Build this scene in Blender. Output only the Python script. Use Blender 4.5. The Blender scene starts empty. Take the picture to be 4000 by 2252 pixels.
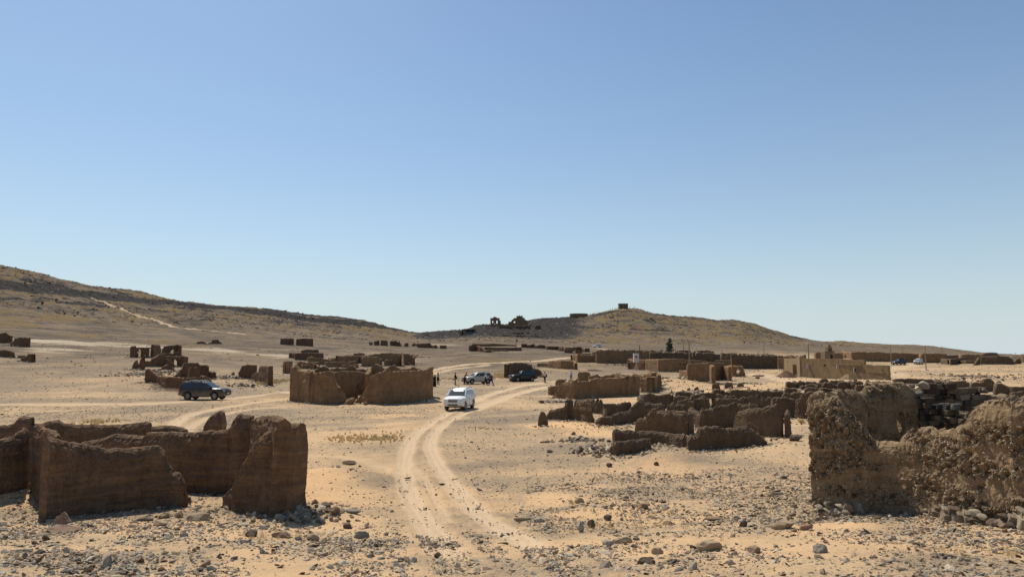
import bpy, bmesh, math, random
import numpy as np
from mathutils import Vector, Matrix
random.seed(7)
RNG = np.random.default_rng(11)
scene = bpy.context.scene
COL = scene.collection
PI = math.pi
# ------------------------------------------------------------------ camera, sky, sun, exposure
EYE = 4.6                       # eye height above the flat ground of the village
F = 2800.0                      # focal length in photograph pixels (4000 wide)
PITCH = math.atan(259.0 / F)    # camera tilted up
CP, SP = math.cos(PITCH), math.sin(PITCH)
cam = bpy.data.cameras.new("camera")
cam_o = bpy.data.objects.new("camera", cam)
COL.objects.link(cam_o)
cam_o.location = (0, 0, EYE)
cam_o.rotation_euler = (PI / 2 + PITCH, 0, 0)
cam.sensor_width = 36
cam.lens = F / 4000 * 36
cam.clip_start = 0.1
cam.clip_end = 30000
scene.camera = cam_o
SUN = Vector((-0.36, 0.56, 1.0)).normalized()
SUN_EL = math.asin(SUN.z)
SUN_AZ = math.atan2(SUN.x, SUN.y)
world = bpy.data.worlds.new("World")
scene.world = world
world.use_nodes = True
wn = world.node_tree
for n in list(wn.nodes):
    wn.nodes.remove(n)
wo = wn.nodes.new("ShaderNodeOutputWorld")
wb = wn.nodes.new("ShaderNodeBackground")
ws = wn.nodes.new("ShaderNodeTexSky")
ws.sky_type = 'NISHITA'
ws.sun_disc = False
ws.sun_elevation = SUN_EL
ws.sun_rotation = SUN_AZ
ws.altitude = 1200
ws.air_density = 1.25
ws.dust_density = 2.0
ws.ozone_density = 5.0
SKY_K = 0.11
wb.inputs[1].default_value = SKY_K
# pale dusty air lying low over the desert, thinning with height
_tc = wn.nodes.new("ShaderNodeTexCoord"); _sx = wn.nodes.new("ShaderNodeSeparateXYZ"); wn.links.new(_tc.outputs["Generated"], _sx.inputs[0])
_m1 = wn.nodes.new("ShaderNodeMath"); _m1.operation = 'MAXIMUM'; wn.links.new(_sx.outputs[2], _m1.inputs[0]); _m1.inputs[1].default_value = 0.0
_m2 = wn.nodes.new("ShaderNodeMath"); _m2.operation = 'MULTIPLY'; wn.links.new(_m1.outputs[0], _m2.inputs[0]); _m2.inputs[1].default_value = -6.0
_m3 = wn.nodes.new("ShaderNodeMath"); _m3.operation = 'EXPONENT'; wn.links.new(_m2.outputs[0], _m3.inputs[0])
_m4 = wn.nodes.new("ShaderNodeMath"); _m4.operation = 'MULTIPLY'; wn.links.new(_m3.outputs[0], _m4.inputs[0]); _m4.inputs[1].default_value = 0.88
_mx = wn.nodes.new("ShaderNodeMix"); _mx.data_type = 'RGBA'; wn.links.new(_m4.outputs[0], _mx.inputs[0])
_mu = wn.nodes.new("ShaderNodeMix"); _mu.data_type = 'RGBA'; _mu.blend_type = 'MULTIPLY'; _mu.inputs[0].default_value = 1.0
wn.links.new(ws.outputs[0], _mu.inputs[6]); _mu.inputs[7].default_value = (0.91, 0.985, 0.985, 1)
wn.links.new(_mu.outputs[2], _mx.inputs[6]); _mx.inputs[7].default_value = (0.65 / SKY_K, 0.745 / SKY_K, 0.79 / SKY_K, 1)
wn.links.new(_mx.outputs[2], wb.inputs[0])
wn.links.new(wb.outputs[0], wo.inputs[0])
sun = bpy.data.lights.new("sun", 'SUN')
sun.energy = 4.8
sun.angle = math.radians(0.5)
sun.color = (1.0, 0.915, 0.78)
sun_o = bpy.data.objects.new("sun", sun)
sun_o.rotation_euler = SUN.to_track_quat('Z', 'Y').to_euler()
sun_o.location = SUN * 100
COL.objects.link(sun_o)
scene.view_settings.view_transform = 'Standard'
scene.view_settings.look = 'None'
scene.view_settings.exposure = 0.0
scene.view_settings.gamma = 1.0
scene.render.engine = 'CYCLES'
scene.cycles.max_bounces = 4
scene.cycles.diffuse_bounces = 3
scene.cycles.volume_bounces = 1

# ------------------------------------------------------------------ noise
def _h(ix, iy, iz, seed):
    n = (ix.astype(np.int64) * 374761393 + iy.astype(np.int64) * 668265263 + iz.astype(np.int64) * 2147483647 + seed * 974711)
    n = (n ^ (n >> 13)) * 1274126177
    n = n & 0xffffffff
    n = (n ^ (n >> 16)) * 2246822519 & 0xffffffff
    n = n ^ (n >> 13)
    return (n & 0xffffff).astype(np.float32) / float(0xffffff)

def vn(x, y, z=None, seed=0):
    """value noise -1..1"""
    x = np.asarray(x, dtype=np.float64); y = np.asarray(y, dtype=np.float64)
    z = np.zeros_like(x) if z is None else np.asarray(z, dtype=np.float64)
    fx, fy, fz = np.floor(x), np.floor(y), np.floor(z)
    tx, ty, tz = x - fx, y - fy, z - fz
    tx = tx * tx * (3 - 2 * tx); ty = ty * ty * (3 - 2 * ty); tz = tz * tz * (3 - 2 * tz)
    ix, iy, iz = fx.astype(np.int64), fy.astype(np.int64), fz.astype(np.int64)
    r = 0
    for a in (0, 1):
        wa = tx if a else 1 - tx
        for b in (0, 1):
            wb_ = ty if b else 1 - ty
            if np.all(tz == 0):
                r = r + wa * wb_ * _h(ix + a, iy + b, iz, seed)
            else:
                r = r + wa * wb_ * ((1 - tz) * _h(ix + a, iy + b, iz, seed) + tz * _h(ix + a, iy + b, iz + 1, seed))
    return r * 2 - 1

def fbm(x, y, z=None, o=4, seed=0, rough=.5):
    s, a, f, t = 0, 1.0, 1.0, 0
    for k in range(o):
        s = s + a * vn(x * f + 17.3 * k, y * f - 9.1 * k, None if z is None else z * f + 5.7 * k, seed + k)
        t += a; a *= rough; f *= 2.03
    return s / t

def sm(x, a, b):
    t = np.clip((x - a) / (b - a), 0, 1)
    return t * t * (3 - 2 * t)

# ------------------------------------------------------------------ measured sight lines of the photograph -> metres
def ray(px, py):
    u = (px - 2000.0) / F; v = (1126.0 - py) / F
    k = CP - v * SP
    return u / k, (SP + v * CP) / k          # x/Y and (z-EYE)/Y
def at(px, py, Y):
    a, t = ray(px, py)
    return np.array([a * Y, Y, EYE + t * Y])

# ------------------------------------------------------------------ terrain height
NEAR_Y = [0, 5, 9, 12, 17, 25, 40, 60]
NEAR = {0: [3.0, 2.45, 1.85, 1.4, .75, .25, .1, 0], 1300: [3.0, 2.4, 1.75, 1.3, .6, .2, .05, 0],
        2000: [3.0, 2.4, 1.75, 1.3, .55, .1, 0, 0], 2800: [3.0, 2.4, 1.8, 1.4, .8, .45, .2, .0],
        3300: [3.0, 2.45, 1.9, 1.5, 1.0, .65, .4, .1], 4000: [3.0, 2.5, 2.0, 1.6, 1.15, .8, .5, .15]}
FAR = [
 (0,    [(90,1522),(130,1415),(160,1362),(220,1305),(290,1235),(360,1175),(420,1130),(427,1090)], 520),
 (300,  [(90,1525),(135,1412),(165,1370),(230,1318),(300,1262),(380,1205),(450,1165),(457,1138)], 540),
 (550,  [(90,1527),(140,1402),(175,1370),(240,1325),(320,1280),(420,1225),(500,1186),(507,1165)], 580),
 (900,  [(90,1527),(140,1435),(185,1385),(240,1350),(320,1305),(430,1255),(540,1216),(546,1200)], 570),
 (1200, [(90,1528),(140,1455),(190,1395),(250,1352),(340,1315),(460,1280),(580,1260),(587,1236)], 620),
 (1450, [(90,1528),(140,1465),(190,1410),(255,1362),(340,1340),(460,1310),(590,1282),(597,1262)], 625),
 (1600, [(90,1528),(140,1469),(190,1420),(260,1370),(340,1348),(460,1330),(600,1310),(640,1303)], 700),
 (1740, [(90,1528),(140,1470),(190,1425),(260,1373),(340,1352),(430,1330),(560,1308),(600,1300)], 660),
 (1880, [(90,1528),(140,1470),(190,1425),(255,1374),(340,1352),(430,1325),(500,1298),(540,1280)], 590),
 (2050, [(90,1528),(140,1470),(190,1425),(250,1378),(340,1355),(430,1335),(520,1305),(600,1275)], 700),
 (2230, [(90,1528),(140,1469),(190,1428),(260,1385),(380,1356),(480,1330),(570,1295),(650,1260)], 720),
 (2450, [(90,1526),(140,1466),(190,1432),(270,1392),(380,1361),(480,1338),(580,1300),(660,1250)], 730),
 (2700, [(90,1524),(140,1462),(190,1432),(270,1395),(380,1368),(480,1345),(590,1305),(680,1270)], 770),
 (2900, [(90,1522),(140,1460),(190,1435),(270,1400),(380,1372),(480,1350),(600,1310),(700,1280)], 790),
 (3100, [(90,1518),(120,1480),(190,1437),(270,1402),(380,1378),(500,1360),(650,1345),(760,1328)], 850),
 (3400, [(90,1515),(120,1478),(190,1447),(240,1420),(330,1396),(480,1380),(700,1360),(800,1350)], 900),
 (3620, [(90,1520),(140,1468),(200,1445),(240,1421),(330,1400),(500,1385),(750,1370),(850,1358)], 1000),
 (3800, [(90,1520),(140,1465),(180,1440),(230,1418),(330,1402),(500,1392),(800,1382),(900,1376)], 1100),
 (4000, [(90,1520),(140,1465),(180,1440),(230,1418),(330,1402),(500,1394),(800,1389),(1000,1387)], 1300)]
RIDGE = [(-900,880),(-400,955),(0,1040),(100,1060),(200,1087),(320,1112),(450,1127),(530,1139),(600,1157),(700,1183),(800,1191),(900,1192),
 (1000,1201),(1100,1214),(1170,1225),(1250,1233),(1350,1237),(1420,1249),(1500,1274),(1560,1287),(1600,1298),(1640,1303),(1700,1291),
 (1745,1288),(1780,1297),(1800,1304),(1830,1300),(1850,1276),(1900,1271),(2000,1268),(2060,1254),(2100,1243),(2200,1235),(2300,1228),(2330,1219),
 (2380,1205),(2420,1198),(2480,1196),(2500,1200),(2560,1220),(2640,1232),(2700,1237),(2800,1249),(2870,1247),(2950,1262),(3000,1279),
 (3060,1297),(3100,1311),(3160,1325),(3200,1332),(3250,1335),(3300,1333),(3400,1340),(3470,1344),(3560,1346),(3650,1350),(3720,1360),
 (3800,1370),(3850,1378),(4000,1384),(4900,1386)]
NT, NR = 700, 500
TH = np.linspace(-0.86, 0.86, NT)
LR = np.linspace(math.log(0.4), math.log(12000), NR)
def _bake():
    A = np.tan(TH); PX = 2000 + A * F * (CP + 0.115 * SP)
    nk = sorted(NEAR)
    near = np.array([np.interp(PX, nk, [NEAR[k][i] for k in nk]) for i in range(8)])        # 8 x NT
    cp = [c[0] for c in FAR]
    fy = np.array([np.interp(PX, cp, [c[1][i][0] for c in FAR]) for i in range(8)])
    fp = np.array([np.interp(PX, cp, [c[1][i][1] for c in FAR]) for i in range(8)])
    ry = np.interp(PX, cp, [c[2] for c in FAR])
    rp = np.interp(PX, [r[0] for r in RIDGE], [r[1] for r in RIDGE])
    def el(py):
        v = (1126 - py) / F
        return (SP + v * CP) / (CP - v * SP)
    G = np.zeros((NT, NR))
    r = np.exp(LR)
    for j in range(NT):
        ys = list(NEAR_Y); zs = list(near[:, j])
        for i in range(8):
            ys.append(fy[i, j]); zs.append(EYE + fy[i, j] * el(fp[i, j]))
        zr = EYE + ry[j] * el(rp[j])
        if j and abs(A[j]) > 5: pass
        ys += [ry[j], ry[j] * 1.06, ry[j] * 1.35, ry[j] * 2.2, 13000]
        zs += [zr, zr * .985, zr * .72 , min(zr * .2, 5), 0]
        G[j] = np.interp(r * math.cos(TH[j]), ys, zs)
    for _ in range(2):
        G[:, 1:-1] = (G[:, :-2] + 2 * G[:, 1:-1] + G[:, 2:]) / 4
        G[1:-1] = (G[:-2] + 2 * G[1:-1] + G[2:]) / 4
    return G
GRID = _bake()
def _look(th, r):
    u = np.clip((th - TH[0]) / (TH[-1] - TH[0]) * (NT - 1), 0, NT - 1.001)
    w = np.clip((np.log(np.maximum(r, .41)) - LR[0]) / (LR[-1] - LR[0]) * (NR - 1), 0, NR - 1.001)
    i = u.astype(int); j = w.astype(int); a = u - i; b = w - j
    return (GRID[i, j] * (1 - a) * (1 - b) + GRID[i + 1, j] * a * (1 - b) + GRID[i, j + 1] * (1 - a) * b + GRID[i + 1, j + 1] * a * b)
MOUNDS = []      # (x, y, radius, height) heaps of sand and rubble, filled before the terrain is built
def gz(x, y, fine=True):
    x = np.asarray(x, dtype=np.float64); y = np.asarray(y, dtype=np.float64)
    r = np.hypot(x, y); th = np.arctan2(x, y)
    z = _look(th, r)
    w = .5 * sm(np.abs(th), 1.2, PI)
    z = z * (1 - w) + _look(-th, r) * w
    # rocky relief of the hills
    hill = sm(r, 230, 420) * sm(z, 7, 24)
    n1 = fbm(x / 34, y / 34, o=4, seed=3)
    n2 = fbm(x / 9, y / 9, o=4, seed=9, rough=.6)
    z = z + hill * (2.0 * n1 + 2.8 * (0.3 - np.abs(n2)) + 1.2 * (.25 - np.abs(fbm(x / 6 + 40, y / 6, o=3, seed=13))))
    z = z + sm(r, 70, 200) * (1 - hill) * .5 * fbm(x / 18, y / 18, o=4, seed=5)
    for (mx, my, mr, mh) in MOUNDS:
        d = np.hypot(x - mx, y - my) / mr
        z = z + mh * np.exp(-d * d * 1.6)
    z = z + .10 * fbm(x / 3.5, y / 3.5, o=3, seed=21) * sm(r, 3, 10) * (1 - sm(r, 60, 90) * .3)
    if fine:
        nf = 1 - sm(r, 25, 60)
        z = z + (.012 + .022 * nf) * fbm(x * 2.2, y * 2.2, o=4, seed=31, rough=.65)
    return z
_YM = np.exp(np.linspace(math.log(3.0), math.log(2500), 900))
def hit(px, py):
    a, t = ray(px, py)
    X = a * _YM; Zr = EYE + t * _YM; Zg = gz(X, _YM, False)
    d = Zr - Zg
    k = np.argmax(d < 0)
    if d[k] >= 0:
        k = len(_YM) - 1
    if k == 0:
        Y = _YM[0]
    else:
        f = d[k - 1] / (d[k - 1] - d[k] + 1e-9); Y = _YM[k - 1] + f * (_YM[k] - _YM[k - 1])
    return np.array([a * Y, Y, float(gz(a * Y, Y, False))])
def mound(px, py, rad, h):
    p = hit(px, py); MOUNDS.append((p[0], p[1], rad, h))

# ------------------------------------------------------------------ object helpers
def tag(o, label=None, cat=None, group=None, kind=None):
    if label: o["label"] = label
    if cat: o["category"] = cat
    if group: o["group"] = group
    if kind: o["kind"] = kind
    return o
def empty(name, loc, rz=0.0, scale=1.0):
    o = bpy.data.objects.new(name, None)
    o.location = [float(c) for c in loc]; o.rotation_euler = (0, 0, rz); o.scale = (scale,) * 3
    o.empty_display_size = .2
    COL.objects.link(o)
    return o
def mk(name, verts, faces, mat, parent=None, smooth=False, col=None):
    """verts Nx3; faces: list of tuples or an int array (M,3|4)"""
    me = bpy.data.meshes.new(name)
    verts = np.asarray(verts, dtype=np.float32)
    if isinstance(faces, np.ndarray):
        m, k = faces.shape
        me.vertices.add(len(verts)); me.vertices.foreach_set("co", verts.ravel())
        me.loops.add(m * k); me.loops.foreach_set("vertex_index", faces.astype(np.int32).ravel())
        me.polygons.add(m)
        me.polygons.foreach_set("loop_start", np.arange(0, m * k, k, dtype=np.int32))
        me.polygons.foreach_set("loop_total", np.full(m, k, dtype=np.int32))
        me.update(calc_edges=True)
    else:
        me.from_pydata([tuple(map(float, v)) for v in verts], [], faces)
    me.polygons.foreach_set("use_smooth", np.full(len(me.polygons), bool(smooth)))
    if col is not None:
        for cname, arr in col.items():
            at_ = me.attributes.new(cname, 'FLOAT_COLOR', 'POINT')
            at_.data.foreach_set("color", np.asarray(arr, dtype=np.float32).ravel())
    me.validate()
    if mat is not None:
        me.materials.append(mat)
    o = bpy.data.objects.new(name, me)
    COL.objects.link(o)
    if parent is not None:
        o.parent = parent
    return o
class MB:
    """collects boxes, tubes and polygons for one mesh"""
    def __init__(s): s.v = []; s.f = []
    def add(s, vs, fs):
        n = len(s.v); s.v += [tuple(map(float, p)) for p in vs]; s.f += [tuple(i + n for i in f) for f in fs]; return s
    def box(s, c, d, rz=0.0, bev=0.0, ry=0.0):
        hx, hy, hz = d[0] / 2, d[1] / 2, d[2] / 2
        M = Matrix.Translation(Vector([float(q) for q in c])) @ Matrix.Rotation(rz, 4, 'Z') @ Matrix.Rotation(ry, 4, 'Y')
        if bev <= 0:
            vs = [M @ Vector((x, y, z)) for x in (-hx, hx) for y in (-hy, hy) for z in (-hz, hz)]
            return s.add(vs, [(0, 1, 3, 2), (4, 6, 7, 5), (0, 4, 5, 1), (2, 3, 7, 6), (0, 2, 6, 4), (1, 5, 7, 3)])
        bm = bmesh.new(); bmesh.ops.create_cube(bm, size=1)
        for v in bm.verts: v.co = Vector((v.co.x * d[0], v.co.y * d[1], v.co.z * d[2]))
        bmesh.ops.bevel(bm, geom=bm.edges[:], offset=bev, segments=2, affect='EDGES', profile=.6)
        bm.verts.index_update()
        vs = [M @ v.co for v in bm.verts]; fs = [tuple(v.index for v in f.verts) for f in bm.faces]; bm.free()
        return s.add(vs, fs)
    def tube(s, p0, p1, r0, r1=None, n=8, caps=True):
        r1 = r0 if r1 is None else r1
        p0 = Vector([float(q) for q in p0]); p1 = Vector([float(q) for q in p1]); d = (p1 - p0).normalized()
        a = d.orthogonal().normalized(); b = d.cross(a)
        vs = []
        for p, r in ((p0, r0), (p1, r1)):
            for k in range(n):
                t = 2 * PI * k / n; vs.append(p + (a * math.cos(t) + b * math.sin(t)) * r)
        fs = [(k, (k + 1) % n, n + (k + 1) % n, n + k) for k in range(n)]
        if caps: fs += [tuple(range(n - 1, -1, -1)), tuple(range(n, 2 * n))]
        return s.add(vs, fs)
    def path(s, pts, r, n=6):
        for a, b in zip(pts[:-1], pts[1:]): s.tube(a, b, r, n=n)
        return s
    def build(s, name, mat, parent=None, smooth=False):
        return mk(name, np.array(s.v), s.f, mat, parent, smooth)

# ------------------------------------------------------------------ materials
def newmat(name):
    m = bpy.data.materials.new(name); m.use_nodes = True
    nt = m.node_tree
    for n in list(nt.nodes): nt.nodes.remove(n)
    o = nt.nodes.new("ShaderNodeOutputMaterial"); b = nt.nodes.new("ShaderNodeBsdfPrincipled")
    nt.links.new(b.outputs[0], o.inputs[0])
    return m, nt, b
def N(nt, typ, **kw):
    n = nt.nodes.new(typ)
    for k, v in kw.items():
        if k.startswith('i_'): n.inputs[int(k[2:])].default_value = v
        else: setattr(n, k, v)
    return n
def noise(nt, vec, scale, detail=5, rough=.6):
    n = N(nt, "ShaderNodeTexNoise"); n.inputs["Scale"].default_value = scale; n.inputs["Detail"].default_value = detail
    n.inputs["Roughness"].default_value = rough
    if vec is not None: nt.links.new(vec, n.inputs["Vector"])
    return n.outputs[0]
def ramp(nt, fac, stops):
    n = N(nt, "ShaderNodeValToRGB"); nt.links.new(fac, n.inputs[0])
    e = n.color_ramp.elements
    while len(e) > 1: e.remove(e[-1])
    e[0].position = stops[0][0]; e[0].color = (*stops[0][1], 1) if len(stops[0][1]) == 3 else stops[0][1]
    for p, c in stops[1:]:
        q = e.new(p); q.color = (*c, 1) if len(c) == 3 else c
    return n.outputs[0]
def gr(a): return (a, a, a)
def mix(nt, fac, a, b, mode='MIX'):
    n = N(nt, "ShaderNodeMix", data_type='RGBA', blend_type=mode)
    for sock, val in ((n.inputs[0], fac), (n.inputs[6], a), (n.inputs[7], b)):
        if isinstance(val, (int, float)): sock.default_value = val
        elif isinstance(val, tuple): sock.default_value = (*val, 1) if len(val) == 3 else val
        else: nt.links.new(val, sock)
    return n.outputs[2]
def math_(nt, op, a, b=None, c=None, clamp=False):
    n = N(nt, "ShaderNodeMath", operation=op, use_clamp=clamp)
    for i, val in enumerate((a, b, c)):
        if val is None: continue
        if isinstance(val, (int, float)): n.inputs[i].default_value = val
        else: nt.links.new(val, n.inputs[i])
    return n.outputs[0]
def bump(nt, b, height, strength=.5, dist=.02):
    n = N(nt, "ShaderNodeBump"); n.inputs["Strength"].default_value = strength; n.inputs["Distance"].default_value = dist
    nt.links.new(height, n.inputs["Height"]); nt.links.new(n.outputs[0], b.inputs["Normal"])
def pos(nt): return N(nt, "ShaderNodeNewGeometry").outputs["Position"]
def scaled(nt, vec, s):
    n = N(nt, "ShaderNodeMapping"); nt.links.new(vec, n.inputs[0]); n.inputs["Scale"].default_value = s
    return n.outputs[0]

def adobe(name, c1, c2, c3, sc=1.0, bs=.8, bd=.03, peb=0.0, strata=.35):
    m, nt, b = newmat(name); P = pos(nt)
    big = noise(nt, P, .8 * sc, 4); fin = noise(nt, P, 14 * sc, 6, .7)
    st = noise(nt, scaled(nt, P, (.35, .35, 3.2)), 1.6 * sc, 5, .65)
    blo = noise(nt, scaled(nt, P, (1, 1, .5)), 2.6 * sc, 5, .7)
    c = mix(nt, ramp(nt, big, [(.35, gr(0)), (.65, gr(1))]), c1, c2)
    c = mix(nt, math_(nt, 'MULTIPLY', ramp(nt, st, [(.45, gr(0)), (.62, gr(1))]), strata), c, c3)
    c = mix(nt, ramp(nt, fin, [(.3, gr(.55)), (.7, gr(0))]), c, (0.45, 0.45, 0.45), 'MULTIPLY')
    c = mix(nt, ramp(nt, blo, [(.34, gr(.55)), (.52, gr(0)), (.75, gr(0))]), c, (.5, .5, .5), 'MULTIPLY')
    c = mix(nt, ramp(nt, blo, [(.56, gr(0)), (.72, gr(.35))]), c, tuple(min(1, q * 1.5) for q in c1))
    h = math_(nt, 'ADD', fin, math_(nt, 'MULTIPLY', st, 1.4)); h = math_(nt, 'ADD', h, math_(nt, 'MULTIPLY', blo, 3.0))
    if peb > 0:
        v = N(nt, "ShaderNodeTexVoronoi"); v.inputs["Scale"].default_value = 22; nt.links.new(P, v.inputs["Vector"])
        pm = ramp(nt, v.outputs[0], [(.08, gr(1)), (.22, gr(0))])
        sel = ramp(nt, noise(nt, P, 5, 2), [(.5, gr(0)), (.56, gr(1))])
        pk = math_(nt, 'MULTIPLY', math_(nt, 'MULTIPLY', pm, sel), peb)
        c = mix(nt, pk, c, (.44, .38, .29)); h = math_(nt, 'ADD', h, math_(nt, 'MULTIPLY', pm, .8))
    nt.links.new(c, b.inputs["Base Color"]); b.inputs["Roughness"].default_value = .95
    b.inputs["Specular IOR Level"].default_value = .15
    bump(nt, b, h, bs, bd)
    return m
M = {}
M['dark'] = adobe("dark_mud", (.25, .162, .10), (.205, .132, .082), (.36, .215, .11), 1.3, 1.1, .06, .3, .85)
M['tan'] = adobe("tan_mud", (.40, .285, .165), (.33, .23, .13), (.25, .165, .09), 1.6, 1.0, .035, .5, .6)
M['brown'] = adobe("brown_mud", (.32, .20, .108), (.265, .165, .09), (.36, .215, .11), .8, 1.0, .07, .2, .6)
M['grey'] = adobe("grey_mud", (.19, .13, .08), (.155, .105, .065), (.125, .085, .052), 1.1, .9, .05, .4)
M['red'] = adobe("red_mud", (.22, .128, .075), (.185, .11, .064), (.25, .145, .08), .5, 1.0, .10)
M['house'] = adobe("house_render", (.31, .22, .125), (.28, .20, .11), (.25, .17, .09), .5, .4, .03, 0, .2)
def flat(name, c, rough=.6, metal=0.0, spec=.5, nz=.12, nsc=6, coat=0):
    m, nt, b = newmat(name)
    n = noise(nt, pos(nt), nsc, 4)
    c2 = mix(nt, ramp(nt, n, [(.3, gr(1 - nz * 2)), (.7, gr(1))]), (0, 0, 0), c, 'MIX')
    nt.links.new(c2, b.inputs["Base Color"]); b.inputs["Roughness"].default_value = rough
    b.inputs["Metallic"].default_value = metal; b.inputs["Specular IOR Level"].default_value = spec
    b.inputs["Coat Weight"].default_value = coat
    return m
def dusty(name, c, dust=(.38, .29, .2), coat=.6, rough=.35, metal=0.0, amt=.45):
    """car paint with dust on its lower parts"""
    m, nt, b = newmat(name)
    tc = N(nt, "ShaderNodeTexCoord").outputs["Object"]
    sep = N(nt, "ShaderNodeSeparateXYZ"); nt.links.new(tc, sep.inputs[0])
    low = ramp(nt, sep.outputs[2], [(.35, gr(1)), (1.05, gr(0.12))])
    n = ramp(nt, noise(nt, tc, 2.5, 6), [(.3, gr(.3)), (.7, gr(1))])
    f = math_(nt, 'MULTIPLY', math_(nt, 'MULTIPLY', low, n), amt * 1.4, clamp=True)
    nt.links.new(mix(nt, f, c, dust), b.inputs["Base Color"])
    rr = math_(nt, 'ADD', rough, math_(nt, 'MULTIPLY', f, .5)); nt.links.new(rr, b.inputs["Roughness"])
    b.inputs["Metallic"].default_value = metal; b.inputs["Coat Weight"].default_value = coat * .25; b.inputs['Specular IOR Level'].default_value = .35
    b.inputs["Coat Roughness"].default_value = .12
    return m
M['glass'] = flat("car_glass", (.02, .026, .028), .08, 0, .8, 0)
M['tyre'] = flat("tyre_rubber", (.045, .04, .036), .85)
M['rim'] = flat("alloy", (.42, .40, .38), .35, .8)
M['black'] = flat("black_plastic", (.02, .02, .02), .5)
M['chrome'] = flat("chrome", (.6, .6, .6), .2, .9)
M['lamp'] = flat("lamp_lens", (.72, .74, .75), .12, .3)
M['red_l'] = flat("red_lens", (.35, .02, .02), .2)
M['plate'] = flat("plate_white", (.8, .8, .8), .5)
M['wood'] = flat("pole_wood", (.33, .25, .17), .85, nz=.2, nsc=12)
M['conc'] = flat("concrete_foot", (.75, .73, .68), .9)
M['white'] = flat("white_wash", (.72, .68, .62), .9, nz=.25, nsc=4)
M['blue'] = flat("blue_paint", (.10, .14, .20), .7)
M['door'] = flat("old_blue_door", (.09, .13, .16), .8, nz=.2)
M['reddoor'] = flat("red_door", (.22, .045, .04), .8)
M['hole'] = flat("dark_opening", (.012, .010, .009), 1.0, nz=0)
M['frame'] = flat("pale_frame", (.62, .60, .56), .8)
M['pane'] = flat("window_pane", (.06, .065, .07), .25)
M['plank'] = flat("pale_boards", (.60, .48, .28), .8, nz=.2, nsc=3)
M['cable'] = flat("cable", (.03, .03, .03), .6)
M['steel'] = flat("lamp_steel", (.6, .6, .6), .4, .5)
# ------------------------------------------------------------------ heaps that shape the ground
mound(60, 1960, 1.6, .55)        # sand drifted against the left ruin
mound(1300, 1880, 2.6, .45)      # low sandy swell right of the left ruin
mound(1240, 2010, 1.1, .28)
mound(2600, 1800, 1.5, .38)       # sand sloping into the low walls
mound(2180, 1690, 1.8, .35)
mound(1650, 1565, 2.2, .45)
mound(2280, 1760, 2.2, .3)
mound(3090, 1760, 1.8, .3)
mound(2700, 1560, 4, .9)
mound(2450, 1405, 7, 1.0)
mound(2180, 1425, 4, 1.1)
mound(3550, 1470, 6, .7)
mound(3780, 1500, 8, .8)
mound(2620, 1500, 5, .9)
mound(900, 1465, 4, .8)
mound(880, 1510, 5, .7)
mound(1090, 1545, 2, .3)

# ------------------------------------------------------------------ tracks (wheel ruts) in metres on the ground
def line(pts, n=None):
    P = np.array([hit(*p)[:2] for p in pts])
    out = []
    for i in range(len(P) - 1):
        p0 = P[max(i - 1, 0)]; p1 = P[i]; p2 = P[i + 1]; p3 = P[min(i + 2, len(P) - 1)]
        for t in np.linspace(0, 1, 5)[:-1]:
            out.append(.5 * ((2 * p1) + (-p0 + p2) * t + (2 * p0 - 5 * p1 + 4 * p2 - p3) * t ** 2 + (-p0 + 3 * p1 - 3 * p2 + p3) * t ** 3))
    out.append(P[-1]); return np.array(out)
TR = [  # (polyline, half width m, strength, rut depth)
 (line([(1790,1590),(1700,1640),(1620,1700),(1585,1770),(1580,1850),(1600,1930),(1640,2010),(1690,2080),(1740,2150),(1800,2235)]), .38, .92, .05),
 (line([(1850,1595),(1760,1640),(1700,1690),(1680,1740),(1720,1830),(1780,1910),(1850,1990),(1930,2050),(2040,2110),(2180,2200),(2260,2245)]), .38, .92, .05),
 (line([(1620,1830),(1660,1880),(1700,1960),(1740,2040)]), .22, .6, .03),
 (line([(1100,1770),(1300,1780),(1480,1820),(1590,1900),(1640,1980)]), .30, .4, .02),
 (line([(1850,1600),(1920,1572),(2010,1540),(2110,1515),(2220,1500),(2350,1490)]), .75, 1.0, .05),
 (line([(1790,1585),(1860,1562),(1960,1525),(2080,1500),(2200,1487)]), .65, .9, .05),
 (line([(-200,1590),(0,1580),(300,1578),(600,1575),(850,1560),(1000,1545),(1140,1530)]), 1.3, .75, .03),
 (line([(640,1700),(690,1650),(760,1615),(880,1590),(1010,1570),(1130,1555)]), .5, .8, .04),
 (line([(720,1700),(760,1655),(840,1625),(960,1600),(1100,1590)]), .4, .7, .04),
 (line([(1100,1680),(1300,1668),(1500,1655),(1700,1640),(1900,1625),(2120,1610)]), .8, .35, .03),
 (line([(1130,1700),(1350,1690),(1560,1680)]), .5, .3, .03),
 (line([(1650,1450),(1720,1440),(1790,1428),(1880,1418),(2000,1413),(2120,1408),(2230,1396)]), 1.1, .85, 0),
 (line([(1650,1470),(1740,1447),(1800,1437),(1900,1424)]), 1.0, .7, 0),
 (line([(1700,1500),(1850,1512),(2000,1505),(2120,1492)]), 2.5, .35, 0),
 (line([(2240,1356),(2333,1359),(2450,1372),(2560,1380)]), 1.0, .6, 0),
 (line([(360,1165),(430,1188),(480,1208),(520,1225),(570,1240),(640,1262),(690,1278),(800,1288),(950,1305)]), .75, .8, 0),
 (line([(3500,1555),(3590,1540),(3560,1490),(3480,1470),(3440,1450),(3480,1435),(3560,1425)]), 2.4, .7, 0),
 (line([(3640,1565),(3600,1520),(3560,1485)]), 1.2, .6, 0),
 (line([(2950,1460),(3030,1475),(3100,1490),(3160,1505)]), 2.0, .8, 0),
 (line([(2260,1545),(2400,1470),(2700,1480),(2950,1455),(3050,1445)]), 2.5, .35, 0),
]
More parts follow.
